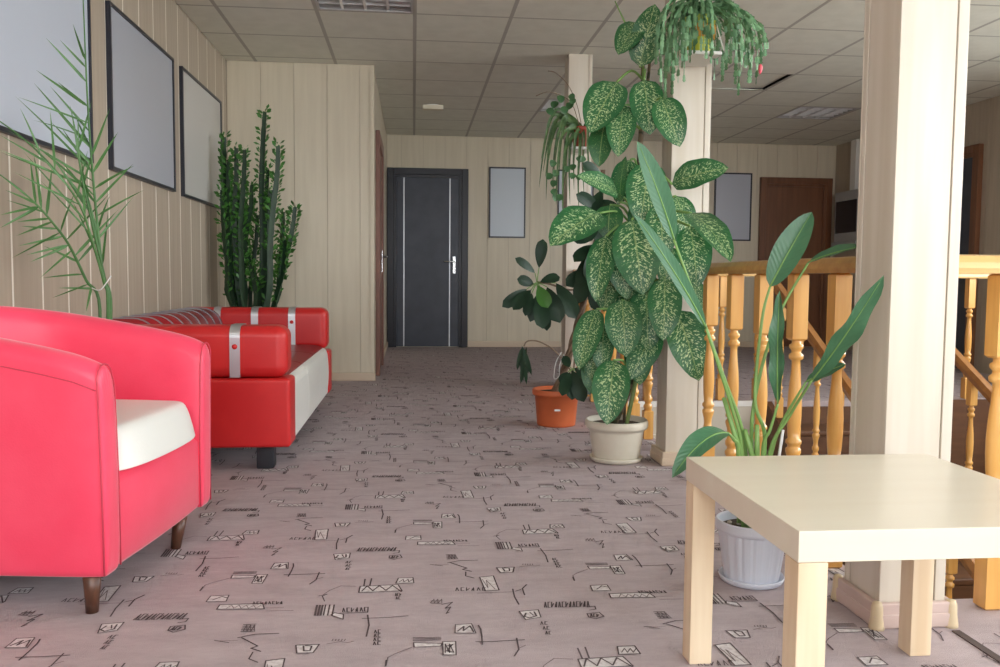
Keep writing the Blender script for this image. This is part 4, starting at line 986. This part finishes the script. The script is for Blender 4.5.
for k, pp in enumerate(CP):
    Yd = PY+rs.uniform(-.14, .14); pts = [atY(x, y, Yd) for x, y in pp]; low = CO+Vector((rs.uniform(-.09,.09), rs.uniform(-.08,.08), .24)); pts.append(low); pts.reverse()
    P = catmull(pts, 7); n = len(P); mb = MB(); vs = []; fs = []; lv = []
    R_ = rs.uniform(.019, .025); ph = rs.uniform(0, 2)
    for i, p in enumerate(P):
        r = R_*(1-.35*(i/(n-1))**6)*(.94+.10*math.sin(i*2.3))
        for q in range(6):
            a = ph+PI*q/3; rr = r if q % 2 == 0 else r*.42; v = p+Vector((math.cos(a)*rr, math.sin(a)*rr, 0)); vs.append(v-CO)
            if q % 2 == 0 and i > n*.30 and rs.random() < (.95 if i > n*.5 else .35): lv.append((v, Vector((math.cos(a), math.sin(a), .55)).normalized()))
    for i in range(n-1):
        for q in range(6): j = (q+1) % 6; fs.append((i*6+q, i*6+j, i*6+6+j, i*6+6+q))
    fs.append(tuple(range((n-1)*6, n*6))); mb.add(vs, fs); so = mb.build('stem', M['euphorbia'], C_)
    lb = MB()
    for v, d in lv:
        for _ in range(2):
            dd = (d+Vector((rs.uniform(-.5,.5), rs.uniform(-.5,.5), rs.uniform(-.2,.5)))).normalized(); s_ = dd.orthogonal().normalized(); L = rs.uniform(.03,.055); s_ = (s_*math.cos(_*1.7)+dd.cross(s_)*math.sin(_*1.7))
            a = v-CO+Vector((0,0,rs.uniform(-.02,.02))); lb.add([a, a+dd*L*.6-s_*L*.26, a+dd*L, a+dd*L*.6+s_*L*.26], [(0,1,2,3)])
    if lv: lo_ = lb.build('leaflets', M['euph_leaf'], so); lo_['kind'] = 'stuff'

# ---- palm behind the armchair
PX, PY = -1.16, 3.28
A_ = thing('palm', 'feathery green palm rising behind the pink-red armchair', 'potted plant', (PX, PY, 0)); AO = Vector((PX, PY, 0))
MB().lathe([(.10,0),(.108,.004),(.13,.20),(.142,.202),(.143,.23),(.136,.232),(.126,.21)], 32, cap=False).build('pot', M['terracotta'], A_, True)
MB().lathe([(.001,.212),(.07,.216),(.127,.210)], 24, cap=False).build('soil', M['soil'], A_)
rs = random.Random(21)
def frond(px_path, leaflets, base, wd=.0095):
    """px_path: rachis pixels + depth from base upward; leaflets: ((start px), (end px), depth change)"""
    P = [AO+Vector(base)]+[atY(x, y, Y) for x, y, Y in px_path]; cc = catmull(P, 6); n = len(cc)
    f = MB().tube([q-AO for q in cc], [.0065-.0045*k/(n-1) for k in range(n)], 6).build('frond', M['palm'], A_, True)
    for (a, b, dY) in leaflets:
        j = min(cc, key=lambda q: (a[0]-prj(q)[0])**2+(a[1]-prj(q)[1])**2); e = atY(*b, j.y+dY); L = (e-j).length
        n_ = tocam(j)+Vector((rs.uniform(-.6,.6), 0, rs.uniform(-.2,.9)))
        me = leafmesh(j, e, wd*rs.uniform(.8,1.15), n_, lambda u: min(1, u*6+.25)*(1-u**2.5)+.02, rs.uniform(-.01,.03), .35, 0, 7, 2, AO); me.materials.append(M['palm']); link('leaflet', me, f)
def prj(P):
    d = P-CAM; z = d.dot(_F); return 500+FPX*d.dot(_R)/z, 333.5-FPX*d.dot(_U)/z
Yp = 3.28
frond([(111,310,Yp),(103,275,Yp),(98,230,Yp),(94,189,Yp-.02),(90,140,Yp-.05),(87,90,Yp-.08),(85,45,Yp-.11),(83,-5,Yp-.14)],
      [((86,60),(73,24),-.1),((88,85),(46,38),-.12),((88,70),(60,40),-.05),((89,105),(36,70),-.15),((90,110),(58,82),-.1),((90,125),(18,97),-.2),((91,150),(34,83),-.1),((92,140),(33,120),-.15),((92,128),(50,86),-.05),
       ((91,150),(76,118),.05),((92,165),(51,122),-.1),((93,170),(15,96),-.15),((93,175),(62,128),0),((94,155),(110,108),.12),((95,175),(118,132),.15),((96,190),(134,166),.15),((97,200),(133,164),.1),((98,215),(144,190),.15),((99,232),(110,195),.1),
       ((93,182),(8,130),-.15),((94,192),(0,152),-.1),((95,197),(38,148),-.05),((96,205),(60,160),.0),((99,240),(80,170),-.05),((100,250),(78,165),-.08),((101,262),(84,190),-.06),((102,270),(108,212),.1),((101,258),(80,150),-.1),((101,266),(72,200),.05)], (.02,.0,.2))
frond([(100,310,Yp+.02),(86,280,Yp),(69,245,Yp-.05),(52,222,Yp-.1),(36,204,Yp-.14),(18,188,Yp-.18),(-4,172,Yp-.2)],
      [((30,198),(0,175),-.1),((36,204),(5,190),-.1),((38,206),(0,215),-.12),((40,208),(0,228),-.1),((44,213),(6,200),-.05),((48,218),(16,222),-.1),((52,222),(16,236),-.1),((56,228),(20,226),-.08),((60,233),(12,258),-.12),((64,238),(18,246),-.1),((68,244),(26,255),-.1),
       ((70,247),(30,262),-.1),((72,250),(40,278),-.1),((62,232),(76,190),.1),((68,242),(110,193),.1),((76,258),(118,210),.1),((48,215),(52,166),.05),((42,208),(34,155),.05),((36,203),(30,158),.05),((84,275),(42,278),-.1),((88,284),(52,298),-.08),((80,264),(44,246),-.06),((78,262),(134,196),.15),((90,288),(86,312),-.05),((92,292),(58,288),-.05)], (-.01,.01,.2))
frond([(108,308,Yp-.03),(104,282,Yp-.04),(92,240,Yp-.08),(80,205,Yp-.12),(55,170,Yp-.18),(25,140,Yp-.22),(-5,118,Yp-.25)],
      [((70,190),(35,150),-.1),((60,176),(0,150),-.12),((48,163),(0,135),-.12),((40,155),(20,108),-.05),((58,172),(50,110),.05),((76,200),(88,150),.08),((84,215),(82,160),.05),((80,205),(14,172),-.12),((86,222),(22,150),-.1),((90,234),(40,180),-.06)], (.03,-.01,.2), .008)
frond([(110,310,Yp-.01),(105,280,Yp-.02),(97,245,Yp-.04),(88,205,Yp-.07),(80,165,Yp-.09),(78,120,Yp-.1)],
      [((88,205),(46,150),-.06),((90,215),(58,165),-.04),((86,195),(74,130),.0),((84,185),(96,140),.08),((80,160),(70,105),-.02),((80,150),(92,100),.05)], (.01,-.02,.2), .009)
MB().tube([q-AO for q in catmull([atY(92,288,Yp-.02), atY(100,290,Yp-.05), atY(107,282,Yp-.05), atY(111,276,Yp-.02)], 5)], .0022, 5).build('string_tie', M['string'], A_)
